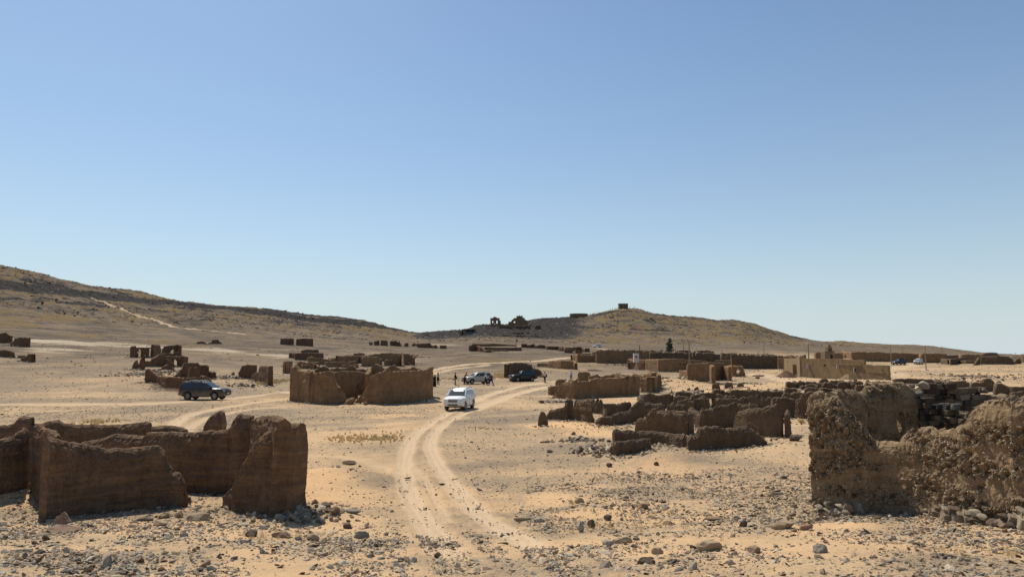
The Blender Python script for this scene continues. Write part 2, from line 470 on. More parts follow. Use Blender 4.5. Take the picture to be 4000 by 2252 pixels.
SANDY = [(hit(*p)[:2], r, s * (.75 if r > 5 else 1)) for p, r, s in [   # drifts of orange sand (point, radius m, strength)
 ((1200,1870),2.2,1),((1320,1930),2.4,.8),((60,1900),1.6,.8),((2180,1660),3.2,1),((2300,1690),2.5,.8),((2500,1700),3,.9),((2600,1830),2.5,.6),
 ((2150,1950),1.6,.8),((2350,2000),1.5,.7),((2800,2100),1.4,.5),((900,2090),1.2,.5),((1000,2160),.9,.5),((2480,2160),1.0,.6),((1400,1700),4,.5),((1600,1665),3,.6),
 ((1520,1625),2.5,.7),((2600,1480),9,.7),((2800,1520),8,.8),((2400,1560),6,.6),((2950,1500),8,.7),((2300,1420),9,.6),((3200,1480),6,.6),((3600,1500),14,.6),((3800,1460),16,.6),
 ((1950,1480),8,.5),((2200,1440),9,.6),((3500,1440),14,.8),((600,1480),10,.35),((200,1540),8,.3),((3950,1440),14,.5),((3400,2120),1.2,.5),((3300,2050),1.0,.6),((3900,2150),1.2,.4)]]
PALE = [(hit(*p)[:2], r, s) for p, r, s in [((180,1330),10,.9),((300,1340),12,.8),((240,1365),9,.8),((420,1342),10,.7),((560,1352),14,.8),((820,1365),14,.8),((930,1380),14,.6),((1160,1390),12,.8),
 ((1480,1380),16,.5),((1700,1345),16,.6),((2030,1350),14,.5),((1600,1400),14,.5),((1560,1240+40),10,.4)]]

# ------------------------------------------------------------------ the terrain sheet
def terrain():
    ta = np.concatenate([np.linspace(-PI, -.78, 46)[:-1], np.arange(-.78, .7801, .0016), np.linspace(.78, PI, 46)[1:]])
    rr = np.concatenate([[.25, .5, 1, 1.6, 2.2, 2.8, 3.4, 4.0, 4.6, 5.2, 5.8], np.exp(np.arange(math.log(6.4), math.log(1500), .0062)), [1600, 1900, 2400, 3500, 6000, 11000]])
    A, R = np.meshgrid(ta, rr)
    X = R * np.sin(A); Y = R * np.cos(A)
    x, y = X.ravel(), Y.ravel()
    z = gz(x, y)
    n = len(x)
    # surface kinds
    tr = np.zeros(n); rut = np.zeros(n)
    wob = .12 * fbm(x * 1.1, y * 1.1, o=3, seed=41)
    for L, hw, s, dep in TR:
        d = np.full(n, 1e9)
        lo = L.min(0) - 6; hi = L.max(0) + 6
        idx = np.nonzero((x > lo[0]) & (x < hi[0]) & (y > lo[1]) & (y < hi[1]))[0]
        px, py = x[idx], y[idx]; dd = np.full(len(idx), 1e9)
        for a, b in zip(L[:-1], L[1:]):
            ab = b - a; q = max(float(ab @ ab), 1e-9)
            t = np.clip(((px - a[0]) * ab[0] + (py - a[1]) * ab[1]) / q, 0, 1)
            dd = np.minimum(dd, np.hypot(px - a[0] - t * ab[0], py - a[1] - t * ab[1]))
        far = 1 + sm(np.hypot(px, py), 80, 300)
        e = dd / (hw * far) + wob[idx] * 2.0
        m = s * (1 - sm(e, .40, 1.5)) * (.80 + .20 * np.cos(e * 9 + .8 * fbm(px * .4, py * .4, o=2, seed=46))) * sm(py + .8 * vn(px * 2.2, py * 2.2, seed=45), 8.5, 15)
        tr[idx] = np.maximum(tr[idx], m)
        z[idx] -= dep * (1 - sm(e, .3, 1.0)) - dep * .5 * np.exp(-((e - 1.35) / .3) ** 2)
    r = R.ravel()
    sand = np.zeros(n)
    wig = .45 * fbm(x / 1.7, y / 1.7, o=4, seed=51)
    for (c, rad, s) in SANDY:
        d = np.hypot(x - c[0], y - c[1]) / rad
        sand = np.maximum(sand, s * (1 - sm(d + wig, .4, 1.2)))
    sand = np.maximum(sand, .5 * (1 - sm(r, 24, 40)) * sm(fbm(x / 2.2, y / 1.4, o=4, seed=57), -.25, .3))
    pale = np.zeros(n)
    wig2 = .6 * fbm(x / 9, y / 3, o=4, seed=53)
    for (c, rad, s) in PALE:
        d = np.hypot((x - c[0]) , (y - c[1]) * .8) / rad
        pale = np.maximum(pale, s * (1 - sm(d + wig2, .3, 1.1)))
    # gravel cover
    g = .5 + .55 * fbm(x / 6, y / 6, o=4, seed=61)
    nearg = (1 - sm(r, 20, 34)); g = np.maximum(g, nearg * (.55 + .5 * fbm(x / 2.0, y / 2.0, o=4, seed=63)))
    g = g + .14 * sm(r, 22, 30) * (1 - sm(r, 90, 130)) * (.5 + fbm(x / 2.5, y / 2.5, o=3, seed=65)) * 2 + .30 * sm(r, 45, 130)
    ax = np.clip(x / np.maximum(y, 1), -2, 2)
    right = sm(ax, .18, .42)
    g = g * (1 - .35 * right * sm(r, 60, 110) * (1 - sm(r, 330, 480)))
    g = np.clip(g, 0, 1) * (1 - .85 * tr) * (1 - .75 * sand)
    # yellowed grass
    zz = _look(np.arctan2(x, y), r)
    ye = sm(fbm(x / 16, y / 26, o=4, seed=71), .12, .42) * sm(r, 140, 230) * .8
    ye = np.maximum(ye, sm(fbm(x / 12, y / 12, o=5, seed=73, rough=.6), -.12, .25) * sm(r, 330, 470) * sm(zz, 8, 18) * .95)
    for (c, rad) in [(hit(1060, 1480)[:2], 4.5), (hit(1960, 1450)[:2], 5), (hit(1860, 1400)[:2], 9), (hit(1480, 1712)[:2], 1.2), (hit(1830, 1480)[:2], 3), (hit(380, 1645)[:2], 1.5)]:
        ye = np.maximum(ye, .8 * (1 - sm(np.hypot(x - c[0], y - c[1]) / rad + wig, .3, 1.1)))
    ye = np.clip(ye, 0, 1) * (1 - tr) * (1 - .6 * right * (1 - sm(r, 300, 420)))
    # dark varnished rock of outcrops and scree, with cliff shade painted in below ridges
    gx = gz(x + 3, y + 0, False); steep = np.abs(gz(x * (1 + 4 / r), y * (1 + 4 / r), False) - gz(x, y, False)) / 4
    rock = sm(r, 300, 380) * sm(steep, .34, .75)
    rock = np.maximum(rock, sm(r, 330, 420) * sm(fbm(x / 22, y / 11, o=4, seed=83), .16, .4) * sm(zz, 12, 30) * .85)
    u = ax
    dk = sm(u, -.17, -.10) * (1 - sm(u, .06, .13)) * sm(r, 400, 450) * sm(zz, 12, 18)      # dark scree under the castle
    rock = np.maximum(rock, dk * (.85 + .5 * fbm(x / 8, y / 8, o=3, seed=85)))
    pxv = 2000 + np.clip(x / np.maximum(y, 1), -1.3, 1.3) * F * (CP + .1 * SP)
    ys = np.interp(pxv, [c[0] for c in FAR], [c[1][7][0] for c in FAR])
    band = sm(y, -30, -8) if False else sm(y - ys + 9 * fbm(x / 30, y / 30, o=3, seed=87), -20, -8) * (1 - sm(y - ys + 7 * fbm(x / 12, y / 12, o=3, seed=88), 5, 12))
    band = band * (1 - sm(pxv, 1640, 1760)) * sm(r, 300, 340)  # crag line under the ridge: dark rock, cliff shade painted on top
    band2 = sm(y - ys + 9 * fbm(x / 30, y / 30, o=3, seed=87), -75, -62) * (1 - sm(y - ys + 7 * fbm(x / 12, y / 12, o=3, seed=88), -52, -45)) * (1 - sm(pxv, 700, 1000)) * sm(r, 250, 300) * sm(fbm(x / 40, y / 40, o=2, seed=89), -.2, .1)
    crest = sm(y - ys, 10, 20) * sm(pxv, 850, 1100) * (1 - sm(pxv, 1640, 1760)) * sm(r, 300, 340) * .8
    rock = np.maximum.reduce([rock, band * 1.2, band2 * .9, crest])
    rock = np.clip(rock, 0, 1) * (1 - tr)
    ye = ye * (1 - .7 * rock)
    nr, na = R.shape
    ii = np.arange(nr - 1)[:, None] * na + np.arange(na - 1)[None, :]
    F4 = np.stack([ii, ii + 1, ii + na + 1, ii + na], -1).reshape(-1, 4)[:, ::-1]
    # seam behind the camera
    jj = np.arange(nr - 1) * na
    F5 = np.stack([jj + na - 1, jj, jj + na, jj + 2 * na - 1], -1)[:, ::-1]
    Fc = np.concatenate([F4, F5])
    V = np.stack([x, y, z], -1)
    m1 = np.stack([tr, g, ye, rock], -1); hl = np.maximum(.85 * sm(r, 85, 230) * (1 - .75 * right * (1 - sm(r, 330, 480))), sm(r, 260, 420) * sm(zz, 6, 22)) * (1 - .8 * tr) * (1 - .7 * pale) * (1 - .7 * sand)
    m2 = np.stack([sand, pale, hl, np.ones(n)], -1)
    return V, Fc, {"mask_a": m1, "mask_b": m2}

def ground_mat():
    m, nt, b = newmat("desert_ground"); P = pos(nt)
    a = N(nt, "ShaderNodeAttribute", attribute_name="mask_a"); s = N(nt, "ShaderNodeSeparateColor"); nt.links.new(a.outputs["Color"], s.inputs[0])
    b2 = N(nt, "ShaderNodeAttribute", attribute_name="mask_b"); s2 = N(nt, "ShaderNodeSeparateColor"); nt.links.new(b2.outputs["Color"], s2.inputs[0])
    TRK, GRA, YEL = s.outputs[0], s.outputs[1], s.outputs[2]; ROC_SHADE = a.outputs["Alpha"]; SAN, PAL = s2.outputs[0], s2.outputs[1]
    nb = noise(nt, P, .35, 5); nm = noise(nt, P, 2.2, 5, .65); nf = noise(nt, P, 16, 5, .7); nff = noise(nt, P, 55, 3, .7)
    base = mix(nt, ramp(nt, nb, [(.35, gr(0)), (.65, gr(1))]), (.46, .325, .19), (.52, .365, .21))
    base = mix(nt, SAN, base, (.60, .385, .205))
    # far scale patchiness
    gcol = mix(nt, ramp(nt, nm, [(.35, gr(0)), (.6, gr(1))]), (.27, .205, .14), (.36, .275, .185))
    gcol = mix(nt, ramp(nt, nff, [(.35, gr(1)), (.6, gr(0))]), gcol, (.16, .135, .11))
    t = math_(nt, 'ADD', GRA, math_(nt, 'MULTIPLY', math_(nt, 'SUBTRACT', nf, .5), 2.2))
    t = math_(nt, 'ADD', t, math_(nt, 'MULTIPLY', math_(nt, 'SUBTRACT', nm, .5), 1.2))
    gf = ramp(nt, t, [(.35, gr(0)), (.95, gr(.9))])
    c = mix(nt, gf, base, gcol)
    pat = noise(nt, scaled(nt, P, (.5, 1.0, 1.0)), .045, 7, .62)
    hc = mix(nt, ramp(nt, nb, [(.38, gr(0)), (.62, gr(1))]), (.058, .048, .038), (.105, .082, .060))
    hc = mix(nt, ramp(nt, pat, [(.42, gr(0)), (.60, gr(.8))]), hc, (.165, .128, .092))
    c = mix(nt, math_(nt, 'MULTIPLY', s2.outputs[2], .85), c, hc)  # far gravel and hill soil darkened: varnish plus the stones' shadows put in colour
    dk = ramp(nt, noise(nt, scaled(nt, P, (.6, 1, 1.6)), .16, 8, .72), [(.47, gr(0)), (.58, gr(1))])
    c = mix(nt, math_(nt, 'MULTIPLY', math_(nt, 'MULTIPLY', dk, s2.outputs[2]), .75), c, (.062, .052, .046))
    yt = math_(nt, 'ADD', YEL, math_(nt, 'MULTIPLY', math_(nt, 'SUBTRACT', nm, .5), 1.0))
    sepP = noise(nt, P, .12, 5, .7)
    yt = math_(nt, 'ADD', yt, math_(nt, 'MULTIPLY', math_(nt, 'SUBTRACT', sepP, .5), 1.4))
    c = mix(nt, ramp(nt, yt, [(.38, gr(0)), (.8, gr(.9))]), c, mix(nt, nm, (.145, .100, .048), (.21, .148, .070)))
    pt = math_(nt, 'ADD', PAL, math_(nt, 'MULTIPLY', math_(nt, 'SUBTRACT', nm, .5), 1.6))
    c = mix(nt, ramp(nt, pt, [(.45, gr(0)), (1, gr(.75))]), c, (.54, .46, .34))
    rt = math_(nt, 'ADD', math_(nt, 'MULTIPLY', ROC_SHADE, 1.35), math_(nt, 'MULTIPLY', math_(nt, 'SUBTRACT', sepP, .5), 1.5))
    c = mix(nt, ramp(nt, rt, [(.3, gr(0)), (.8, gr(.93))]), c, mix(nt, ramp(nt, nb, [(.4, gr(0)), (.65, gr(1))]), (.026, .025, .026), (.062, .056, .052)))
    tt = math_(nt, 'ADD', TRK, math_(nt, 'MULTIPLY', math_(nt, 'SUBTRACT', nf, .5), .5))
    c = mix(nt, ramp(nt, tt, [(.15, gr(0)), (.85, gr(.9))]), c, mix(nt, nm, (.49, .365, .235), (.58, .445, .30)))
    nt.links.new(c, b.inputs["Base Color"]); b.inputs["Roughness"].default_value = 1.0
    b.inputs["Specular IOR Level"].default_value = .05
    h = math_(nt, 'ADD', math_(nt, 'MULTIPLY', nf, 1.0), math_(nt, 'MULTIPLY', nff, .5))
    amp = math_(nt, 'ADD', .25, math_(nt, 'MULTIPLY', GRA, .9))
    big = math_(nt, 'MULTIPLY', noise(nt, P, .45, 6, .65), math_(nt, 'MULTIPLY', ROC_SHADE, 30.0))
    h = math_(nt, 'ADD', math_(nt, 'MULTIPLY', h, amp), big)
    bump(nt, b, h, .9, .05)
    return m
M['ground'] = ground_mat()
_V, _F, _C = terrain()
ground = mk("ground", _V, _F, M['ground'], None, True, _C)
tag(ground, "stony desert ground with pale wheel tracks rising to dark rocky hills", "ground", kind="structure")
# ------------------------------------------------------------------ mud walls
BASES = []      # wall feet, for the rubble that lies along them
def edge_smooth(x): return x
SQ = 1.0        # < 1: walls traced as frontal ones keep nearly one depth although the ground under them slopes
def resolve(pts):
    pos_b = [hit(p[0], p[1])[1] for p in pts if p[1] > 0] if SQ < 1 else []
    Ym_ = float(np.mean(pos_b)) if pos_b else 0
    out = []
    for (px, b, t) in pts:
        if b < 0:
            Y = -b; a, k = ray(px, t)
            x = a * Y; zg = float(gz(x, Y, False))
        else:
            h = hit(px, b); x, Y, zg = h
            if SQ < 1:
                Y = Ym_ + SQ * (Y - Ym_); x = ray(px, (b + t) / 2)[0] * Y; zg = float(gz(x, Y, False))
        a, k = ray(px, t)
        # keep the sight line of the top edge
        zt = EYE + k * Y
        out.append((x, Y, zg, max(zt, zg + .12)))
    return np.array(out, dtype=float)
def wall(pts, th=.5, mat='brown', parent=None, amp=.06, rough=.10, ds=None, holes=(), name='wall', world_pts=None, foot=True, crisp=False, flip=False, rub=1.0):
    R = resolve(pts) if world_pts is None else np.array(world_pts, dtype=float)
    d = np.hypot(np.diff(R[:, 0]), np.diff(R[:, 1])); S = np.concatenate([[0], np.cumsum(np.maximum(d, .02))])
    Ym = R[:, 1].mean()
    if ds is None: ds = max(.028, Ym * .0018)
    n = max(int(S[-1] / ds) + 1, 6); s = np.unique(np.concatenate([np.linspace(0, S[-1], n), S])); n = len(s)
    X, Y, ZG, ZT = [np.interp(s, S, R[:, k]) for k in range(4)]
    ZG = np.minimum(ZG, gz(X, Y, False))
    seed = int(abs(R[0, 0] * 131 + R[0, 1] * 17)) % 997
    tx = np.gradient(X, s); ty = np.gradient(Y, s)
    if not crisp:
        k = max(1, int(.25 / ds)); ker = np.ones(2 * k + 1) / (2 * k + 1)
        tx = np.convolve(np.pad(tx, k, mode='edge'), ker, 'valid'); ty = np.convolve(np.pad(ty, k, mode='edge'), ker, 'valid')
    L = np.hypot(tx, ty) + 1e-9; nx, ny = -ty / L, tx / L
    if (nx * X + ny * Y).mean() < 0: nx, ny = -nx, -ny
    if flip: nx, ny = -nx, -ny
    if rough > 0:
        spk = fbm(s * 2.1, s * 0 + seed + 19, o=3, rough=.7)
        ZT = ZT + rough * (.7 * fbm(s * .9, s * 0 + seed, o=3) + .7 * fbm(s * 4.3, s * 0 + seed + 9, o=4, rough=.7) - 1.3 * np.maximum(0, spk - .22) * 2) * np.clip((ZT - ZG) / .6, .2, 1)
    ZT = np.maximum(ZT, ZG + .08)
    ZB = ZG - .45
    H = (ZT - ZB)
    nz = int(min(max(H.max() / ds, 4), 110)); hf = np.linspace(0, 1, nz + 1)
    # section: front bottom -> front top -> cap -> back top -> back bottom
    m = 3 if ds < .12 else 1
    rows = []
    def shrink(h):      # thinner, rounded towards the top
        return (.12 if Ym < 60 else .04) * h + (0 if crisp else (.12 if Ym < 60 else .05) * sm(h, .9, 1.0))
    for h in hf: rows.append((ZB + H * h, th * shrink(h) * (.15 if crisp else 1)))
    for q in range(1, m + 1):
        f = q / (m + 1); o0 = th * shrink(1) * (.15 if crisp else 1); o1 = th - o0
        bulge = 0 if crisp else min(.10, th * .22) * math.sin(PI * f) * (1 if Ym < 60 else .4)
        rows.append((ZT + bulge, o0 + (o1 - o0) * f))
    for h in hf[::-1]: rows.append((ZB + H * h, th - th * shrink(h) * (.15 if crisp else 1)))
    K = len(rows)
    V = np.zeros((n, K, 3)); O = np.zeros((n, K))
    for k_, (z, off) in enumerate(rows):
        V[:, k_, 0] = X + nx * off; V[:, k_, 1] = Y + ny * off; V[:, k_, 2] = z; O[:, k_] = off
    if amp > 0:
        P = V.reshape(-1, 3); x, y, z = P[:, 0], P[:, 1], P[:, 2]
        f1 = 1.1; f2 = 5.2
        a1 = fbm(x * f1 + seed, y * f1, z * f1 * 1.6, o=3, seed=seed); 
        a2 = fbm(x * f2, y * f2 + seed, z * f2 * 1.5, o=3, seed=seed + 5, rough=.65)
        lay = vn(x * .4, y * .4, z * 3.6 + seed, seed=seed + 2)
        a3 = fbm(x * 17, y * 17, z * 14, o=2, seed=seed + 15) if ds < .12 else 0
        frac = np.tile(np.array([min(1, k / nz) if k <= nz + m else max(0, (K - 1 - k) / nz) for k in range(K)]), n)
        Hh = np.repeat(H, K); dtop = (1 - frac) * Hh
        crumb = .35 + .9 * (1 - sm(dtop + .25 * a1, .05, .45)) if mat != 'tan' else .15 + 1.3 * sm(fbm(x * 1.3, y * 1.3, z * 4.2, o=4, seed=77, rough=.6), -.14, .12)
        crumb = np.maximum(crumb, .9 * sm(fbm(x * .8, y * .8, z * .8, o=2, seed=seed + 21), .1, .3)) if mat != 'tan' else crumb
        gro = np.abs(vn(x * 1.9, y * 1.9, z * .35, seed=seed + 23)) - .35
        mid = fbm(x * 2.3, y * 2.3, z * 2.6, o=2, seed=seed + 25)
        if crisp: dn = amp * (.2 * a1 + .6 * a2)
        elif mat == 'tan': dn = amp * (.3 * a1 + .25 * mid + .3 * lay + (.5 * a2 + 1.7 * a3 + .2) * crumb)
        else: dn = amp * (.45 * a1 + .55 * mid + ((.9 if mat != 'tan' else .55) * a2 + (.75 if mat != 'tan' else 1.1) * a3 + (0 if mat != 'tan' else .25)) * crumb + .45 * lay - .35 * gro)
        sgn = np.where((O.ravel() > th / 2), -1.0, 1.0)
        NX = np.repeat(nx, K); NY = np.repeat(ny, K)
        P[:, 0] += NX * dn * sgn; P[:, 1] += NY * dn * sgn
        tzn = amp * .8 * fbm(x * 4.1 + 31, y * 4.1, z * 2, o=3, seed=seed + 8)
        topm = np.zeros(K); topm[nz - 2:nz + m + 4] = 1
        P[:, 2] += tzn * np.tile(topm, n)
        ex = .9 * amp * fbm(z * 1.7, x * .3, y * .3, o=3, seed=seed + 11)
        endm = np.zeros(n); endm[0] = endm[-1] = 1
        em = np.repeat(endm, K); TX = np.repeat(tx / L, K); TY = np.repeat(ty / L, K)
        P[:, 0] += TX * ex * em * 1.6; P[:, 1] += TY * ex * em * 1.6
        V = P.reshape(n, K, 3)
    idx = np.arange(n * K).reshape(n, K)
    keep = np.ones((n - 1, nz), bool)
    for (cx, cy, rx, ry, *pw) in holes:
        pw = pw[0] if pw else 2.2
        C = (V[:-1, :nz] + V[1:, 1:nz + 1]) / 2
        Yc = C[..., 1]; a = C[..., 0] / Yc; t = (C[..., 2] - EYE) / Yc
        v = (t * CP - SP) / (CP + t * SP); kk = CP - v * SP; u = a * kk
        PX = 2000 + u * F; PY = 1126 - v * F
        ang = np.arctan2(PY - cy, PX - cx); wob = 1 + (0 if crisp else .16) * fbm(np.cos(ang) * 1.5 + seed, np.sin(ang) * 1.5, o=2)
        keep &= ((np.abs(PX - cx) / (rx * wob)) ** pw + (np.abs(PY - cy) / (ry * wob)) ** pw) > 1
    fs = []
    q = np.stack([idx[:-1, :-1], idx[1:, :-1], idx[1:, 1:], idx[:-1, 1:]], -1)      # n-1, K-1, 4
    km = np.ones((n - 1, K - 1), bool); km[:, :nz] = keep; km[:, K - 1 - nz:] = keep[:, ::-1]
    fs.append(q[km])
    bk = lambda k_: K - 1 - k_
    if not keep.all():
        for i in range(n - 1):
            col = keep[i]
            if col.all(): continue
            for k_ in range(nz):
                if col[k_]: continue
                if k_ > 0 and col[k_ - 1]: fs.append(np.array([[idx[i, k_], idx[i + 1, k_], idx[i + 1, bk(k_)], idx[i, bk(k_)]]]))
                if k_ < nz - 1 and col[k_ + 1]: fs.append(np.array([[idx[i, k_ + 1], idx[i, bk(k_ + 1)], idx[i + 1, bk(k_ + 1)], idx[i + 1, k_ + 1]]]))
                if i > 0 and keep[i - 1, k_]: fs.append(np.array([[idx[i, k_], idx[i, bk(k_)], idx[i, bk(k_ + 1)], idx[i, k_ + 1]]]))
                if i < n - 2 and keep[i + 1, k_]: fs.append(np.array([[idx[i + 1, k_], idx[i + 1, k_ + 1], idx[i + 1, bk(k_ + 1)], idx[i + 1, bk(k_)]]]))
    for e in (0, n - 1):
        kk = np.arange(nz); fs.append(np.stack([idx[e, kk], idx[e, kk + 1], idx[e, bk(kk + 1)], idx[e, bk(kk)]], -1))
    fs = np.concatenate(fs)
    # outward normals
    if tx[0] * ny[0] - ty[0] * nx[0] < 0: fs = fs[:, ::-1]
    caps = []
    for e in (0, n - 1):
        q_ = [int(i) for i in idx[e, nz:nz + m + 2]]
        for a_ in range(1, len(q_) - 1): caps.append((q_[0], q_[a_], q_[a_ + 1], q_[a_ + 1]))
    tri = np.array([c[:3] for c in caps]); 
    V2 = V.reshape(-1, 3)
    o = mk(name, V2, [tuple(f) for f in fs.tolist()] + [tuple(f) for f in tri.tolist()], M[mat] if isinstance(mat, str) else mat, parent, ds > .12 and not crisp)
    if foot:
        for i in range(0, n, max(1, int(.3 / ds))): BASES.append((X[i] - nx[i] * .12, Y[i] - ny[i] * .12, rub, H[i]))
    return o
ORIGINS = {}
def ruin(label, walls, mat='brown', th=.5, cat="ruin", name='mud_ruin', group=None, **kw):
    """a ruined building: an empty on the ground, its walls as children"""
    root = empty(name, (0, 0, 0)); tag(root, label, cat, group)
    for w in walls:
        k = dict(kw); pts = w
        if isinstance(w, dict): k.update({a: b for a, b in w.items() if a != 'p'}); pts = w['p']
        k.setdefault('th', th); k.setdefault('mat', mat)
        wall(pts, parent=root, **k)
    return root

# ---- foreground left ruin
ruin("large dark mud ruin in the left foreground, open corner with a tall sloping pier", [
 dict(p=[(179,2028,1722),(240,2022,1737),(345,2008,1750),(415,2002,1775),(445,2000,1766),(480,1998,1767),(560,1988,1758),(600,1985,1757),(630,1983,1780),(645,1982,1815),(665,1981,1848),(700,1980,1865),(715,1979,1895),(728,1978,1955),(736,1978,1998)], th=.5),
 dict(p=[(170,2002,1718),(150,1972,1697),(112,1905,1676)], th=.4),
 dict(p=[(-160,1975,1745),(0,1935,1728),(60,1918,1712),(112,1905,1684)], th=.5),
 dict(p=[(-120,-25,1690),(0,-25,1668),(30,-25,1668),(50,-25,1642),(75,-25,1636),(105,-25,1642),(118,-25,1668),(160,-25.5,1665),(230,-26,1652),(250,-26,1666),(330,-26.5,1668),(420,-27,1672),(500,-27,1666),(560,-27,1660),(576,-27,1664),(584,-27,1682),(650,-27.5,1672),(715,-27.5,1682)], th=.6),
 dict(p=[(300,-24,1742),(345,-24,1735),(400,-23.8,1718),(420,-23.7,1711),(540,-23.3,1713),(556,-23.3,1703),(650,-23,1699),(750,-22.7,1700),(800,-22.6,1694),(850,-22.5,1698),(882,-22.4,1688),(897,-22.4,1652),(910,-22.3,1632),(935,-22.2,1636),(975,-22.2,1638)], th=.55),
 dict(p=[(786,-28,1676),(798,-28,1648),(815,-28,1630),(835,-28,1618),(848,-28,1612),(858,-28,1622),(862,-28,1650)], th=.7, rough=.04),
 dict(p=[(858,1975,1928),(874,1985,1915),(900,1993,1882),(910,1996,1850),(923,1998,1815),(937,2000,1788),(962,2004,1742),(998,2008,1706),(1045,2010,1684),(1090,2011,1674),(1138,2010,1666)], th=.62, rough=.05),
 dict(p=[(968,-22.2,1642),(985,-21.4,1640),(1015,-20.2,1636),(1040,-19,1640),(1062,-18,1655)], th=.6, rough=.03),
], mat='dark', amp=.05, rough=.045)

# ---- foreground right ruin
RR = ruin("tall pebbly mud ruin in the right foreground with a broken stone back wall", [
 dict(p=[(3166,1998,1560),(3193,2000,1540),(3232,2002,1551),(3270,2003,1567),(3299,2004,1586),(3338,2003,1612),(3367,2002,1641),(3396,2003,1690),(3425,2003,1728),(3444,2003,1743),(3468,2004,1744),(3507,2006,1733),(3516,2007,1705),(3530,2008,1692),(3579,2013,1690),(3628,2018,1682),(3700,2026,1678),(3748,2031,1670),(3763,2033,1651),(3782,2035,1629),(3821,2039,1603),(3850,2042,1586),(3885,2046,1578),(3913,2049,1566),(3966,2056,1560),(4000,2058,1569),(4150,2070,1560),(4300,2090,1600)], th=.55, amp=.075, ds=.022),
 dict(p=[(3205,-17.7,1546),(3235,-18.1,1537),(3300,-19.0,1531),(3348,-19.8,1545),(3358,-20,1575),(3362,-20.1,1620)], th=.45, flip=True),
 dict(p=[(3392,-19.2,1600),(3398,-19.2,1530),(3435,-19.3,1518),(3507,-19.5,1508),(3555,-19.6,1509),(3590,-19.7,1530)], th=.5, holes=[(3520,1650,17,42)], amp=.06),
 dict(p=[(4000,-17.0,1575),(4060,-19,1560),(4120,-21.5,1550)], th=.5),
], mat='tan', amp=.07, rough=.07)

RRW = [c for c in RR.children]
def boulder_mesh(rng, sub=2, flat_=.7, jag=.28):
    bm = bmesh.new(); bmesh.ops.create_icosphere(bm, subdivisions=sub, radius=1)
    V = np.array([v.co[:] for v in bm.verts]); Fc = np.array([[v.index for v in f.verts] for f in bm.faces]); bm.free()
    # cut by random planes: angular stone
    for _ in range(9):
        d = rng.normal(size=3); d /= np.linalg.norm(d); k = rng.uniform(.5, .85); t = V @ d
        V = V - np.outer(np.maximum(t - k, 0), d)
    V += jag * .25 * rng.normal(size=V.shape) * .25
    V *= np.array([rng.uniform(.8, 1.2), rng.uniform(.7, 1.0), flat_])
    return V, Fc
LIB = [boulder_mesh(np.random.default_rng(100 + k), 2, np.random.default_rng(k).uniform(.45, .8)) for k in range(10)]
def block_mesh(rng):
    bm = bmesh.new(); bmesh.ops.create_cube(bm, size=2); bmesh.ops.bevel(bm, geom=bm.edges[:], offset=.28, segments=2, affect='EDGES', profile=.6); bmesh.ops.triangulate(bm, faces=bm.faces[:]); bm.verts.index_update()
    V = np.array([v.co[:] for v in bm.verts]); Fc = np.array([[v.index for v in f.verts] for f in bm.faces]); bm.free()
    for _ in range(4):
        d = rng.normal(size=3); d /= np.linalg.norm(d); k = rng.uniform(.95, 1.3); t = V @ d; V = V - np.outer(np.maximum(t - k, 0), d)
    V[:, 0] *= 1 + .15 * rng.normal() * V[:, 2]; V += rng.normal(0, .05, V.shape); return V * .85, Fc
LIBB = [block_mesh(np.random.default_rng(300 + k)) for k in range(12)]
LIBS = [boulder_mesh(np.random.default_rng(200 + k), 1, np.random.default_rng(k).uniform(.35, .75)) for k in range(16)]
def stones(name, P, S, mat, parent=None, lib=LIB, cols=None, stretch=None, smooth=False, tilt=.3, spin=1.0):
    """many stones in one mesh: P centres Nx3, S sizes N"""
    rng = np.random.default_rng(len(P) + 3)
    n = len(P); kind = rng.integers(0, len(lib), n); VV = []; FF = []; CC = []; off = 0
    for k in range(len(lib)):
        ii = np.nonzero(kind == k)[0]
        if not len(ii): continue
        V, Fc = lib[k]; a = rng.uniform(0, 2 * PI, len(ii)) if spin >= 1 else rng.normal(0, spin, len(ii)) + PI * (rng.random(len(ii)) > .5); t1 = rng.normal(0, tilt, len(ii)); t2 = rng.normal(0, tilt, len(ii))
        st = np.ones((len(ii), 3)) if stretch is None else stretch[ii]
        W = V[None] * st[:, None, :]
        ca, sa = np.cos(a)[:, None], np.sin(a)[:, None]
        x = W[..., 0] * ca - W[..., 1] * sa; y = W[..., 0] * sa + W[..., 1] * ca; z = W[..., 2]
        z = z + x * t1[:, None] + y * t2[:, None]
        W = np.stack([x, y, z], -1) * S[ii][:, None, None] + P[ii][:, None, :]
        VV.append(W.reshape(-1, 3)); FF.append((Fc[None] + (np.arange(len(ii)) * len(V))[:, None, None] + off).reshape(-1, 3)); off += len(ii) * len(V)
        if cols is not None: CC.append(np.repeat(cols[ii], len(V), axis=0))
    return mk(name, np.concatenate(VV), np.concatenate(FF), mat, parent, smooth, None if cols is None else {"tint": np.concatenate(CC)})
def stone_mat():
    m, nt, b = newmat("stone"); a = N(nt, "ShaderNodeAttribute", attribute_name="tint"); P = pos(nt)
    n = noise(nt, P, 18, 5, .65)
    c = mix(nt, ramp(nt, n, [(.3, gr(.45)), (.65, gr(0))]), a.outputs["Color"], (.35, .35, .35), 'MULTIPLY')
    nt.links.new(c, b.inputs["Base Color"]); b.inputs["Roughness"].default_value = .85; b.inputs["Specular IOR Level"].default_value = .08
    bump(nt, b, n, .6, .01); return m
M['stone'] = stone_mat()
PAL_ = np.array([(.28, .26, .21), (.18, .168, .14), (.36, .335, .27), (.40, .315, .22), (.30, .22, .145), (.10, .09, .08), (.50, .415, .295), (.19, .14, .10)])
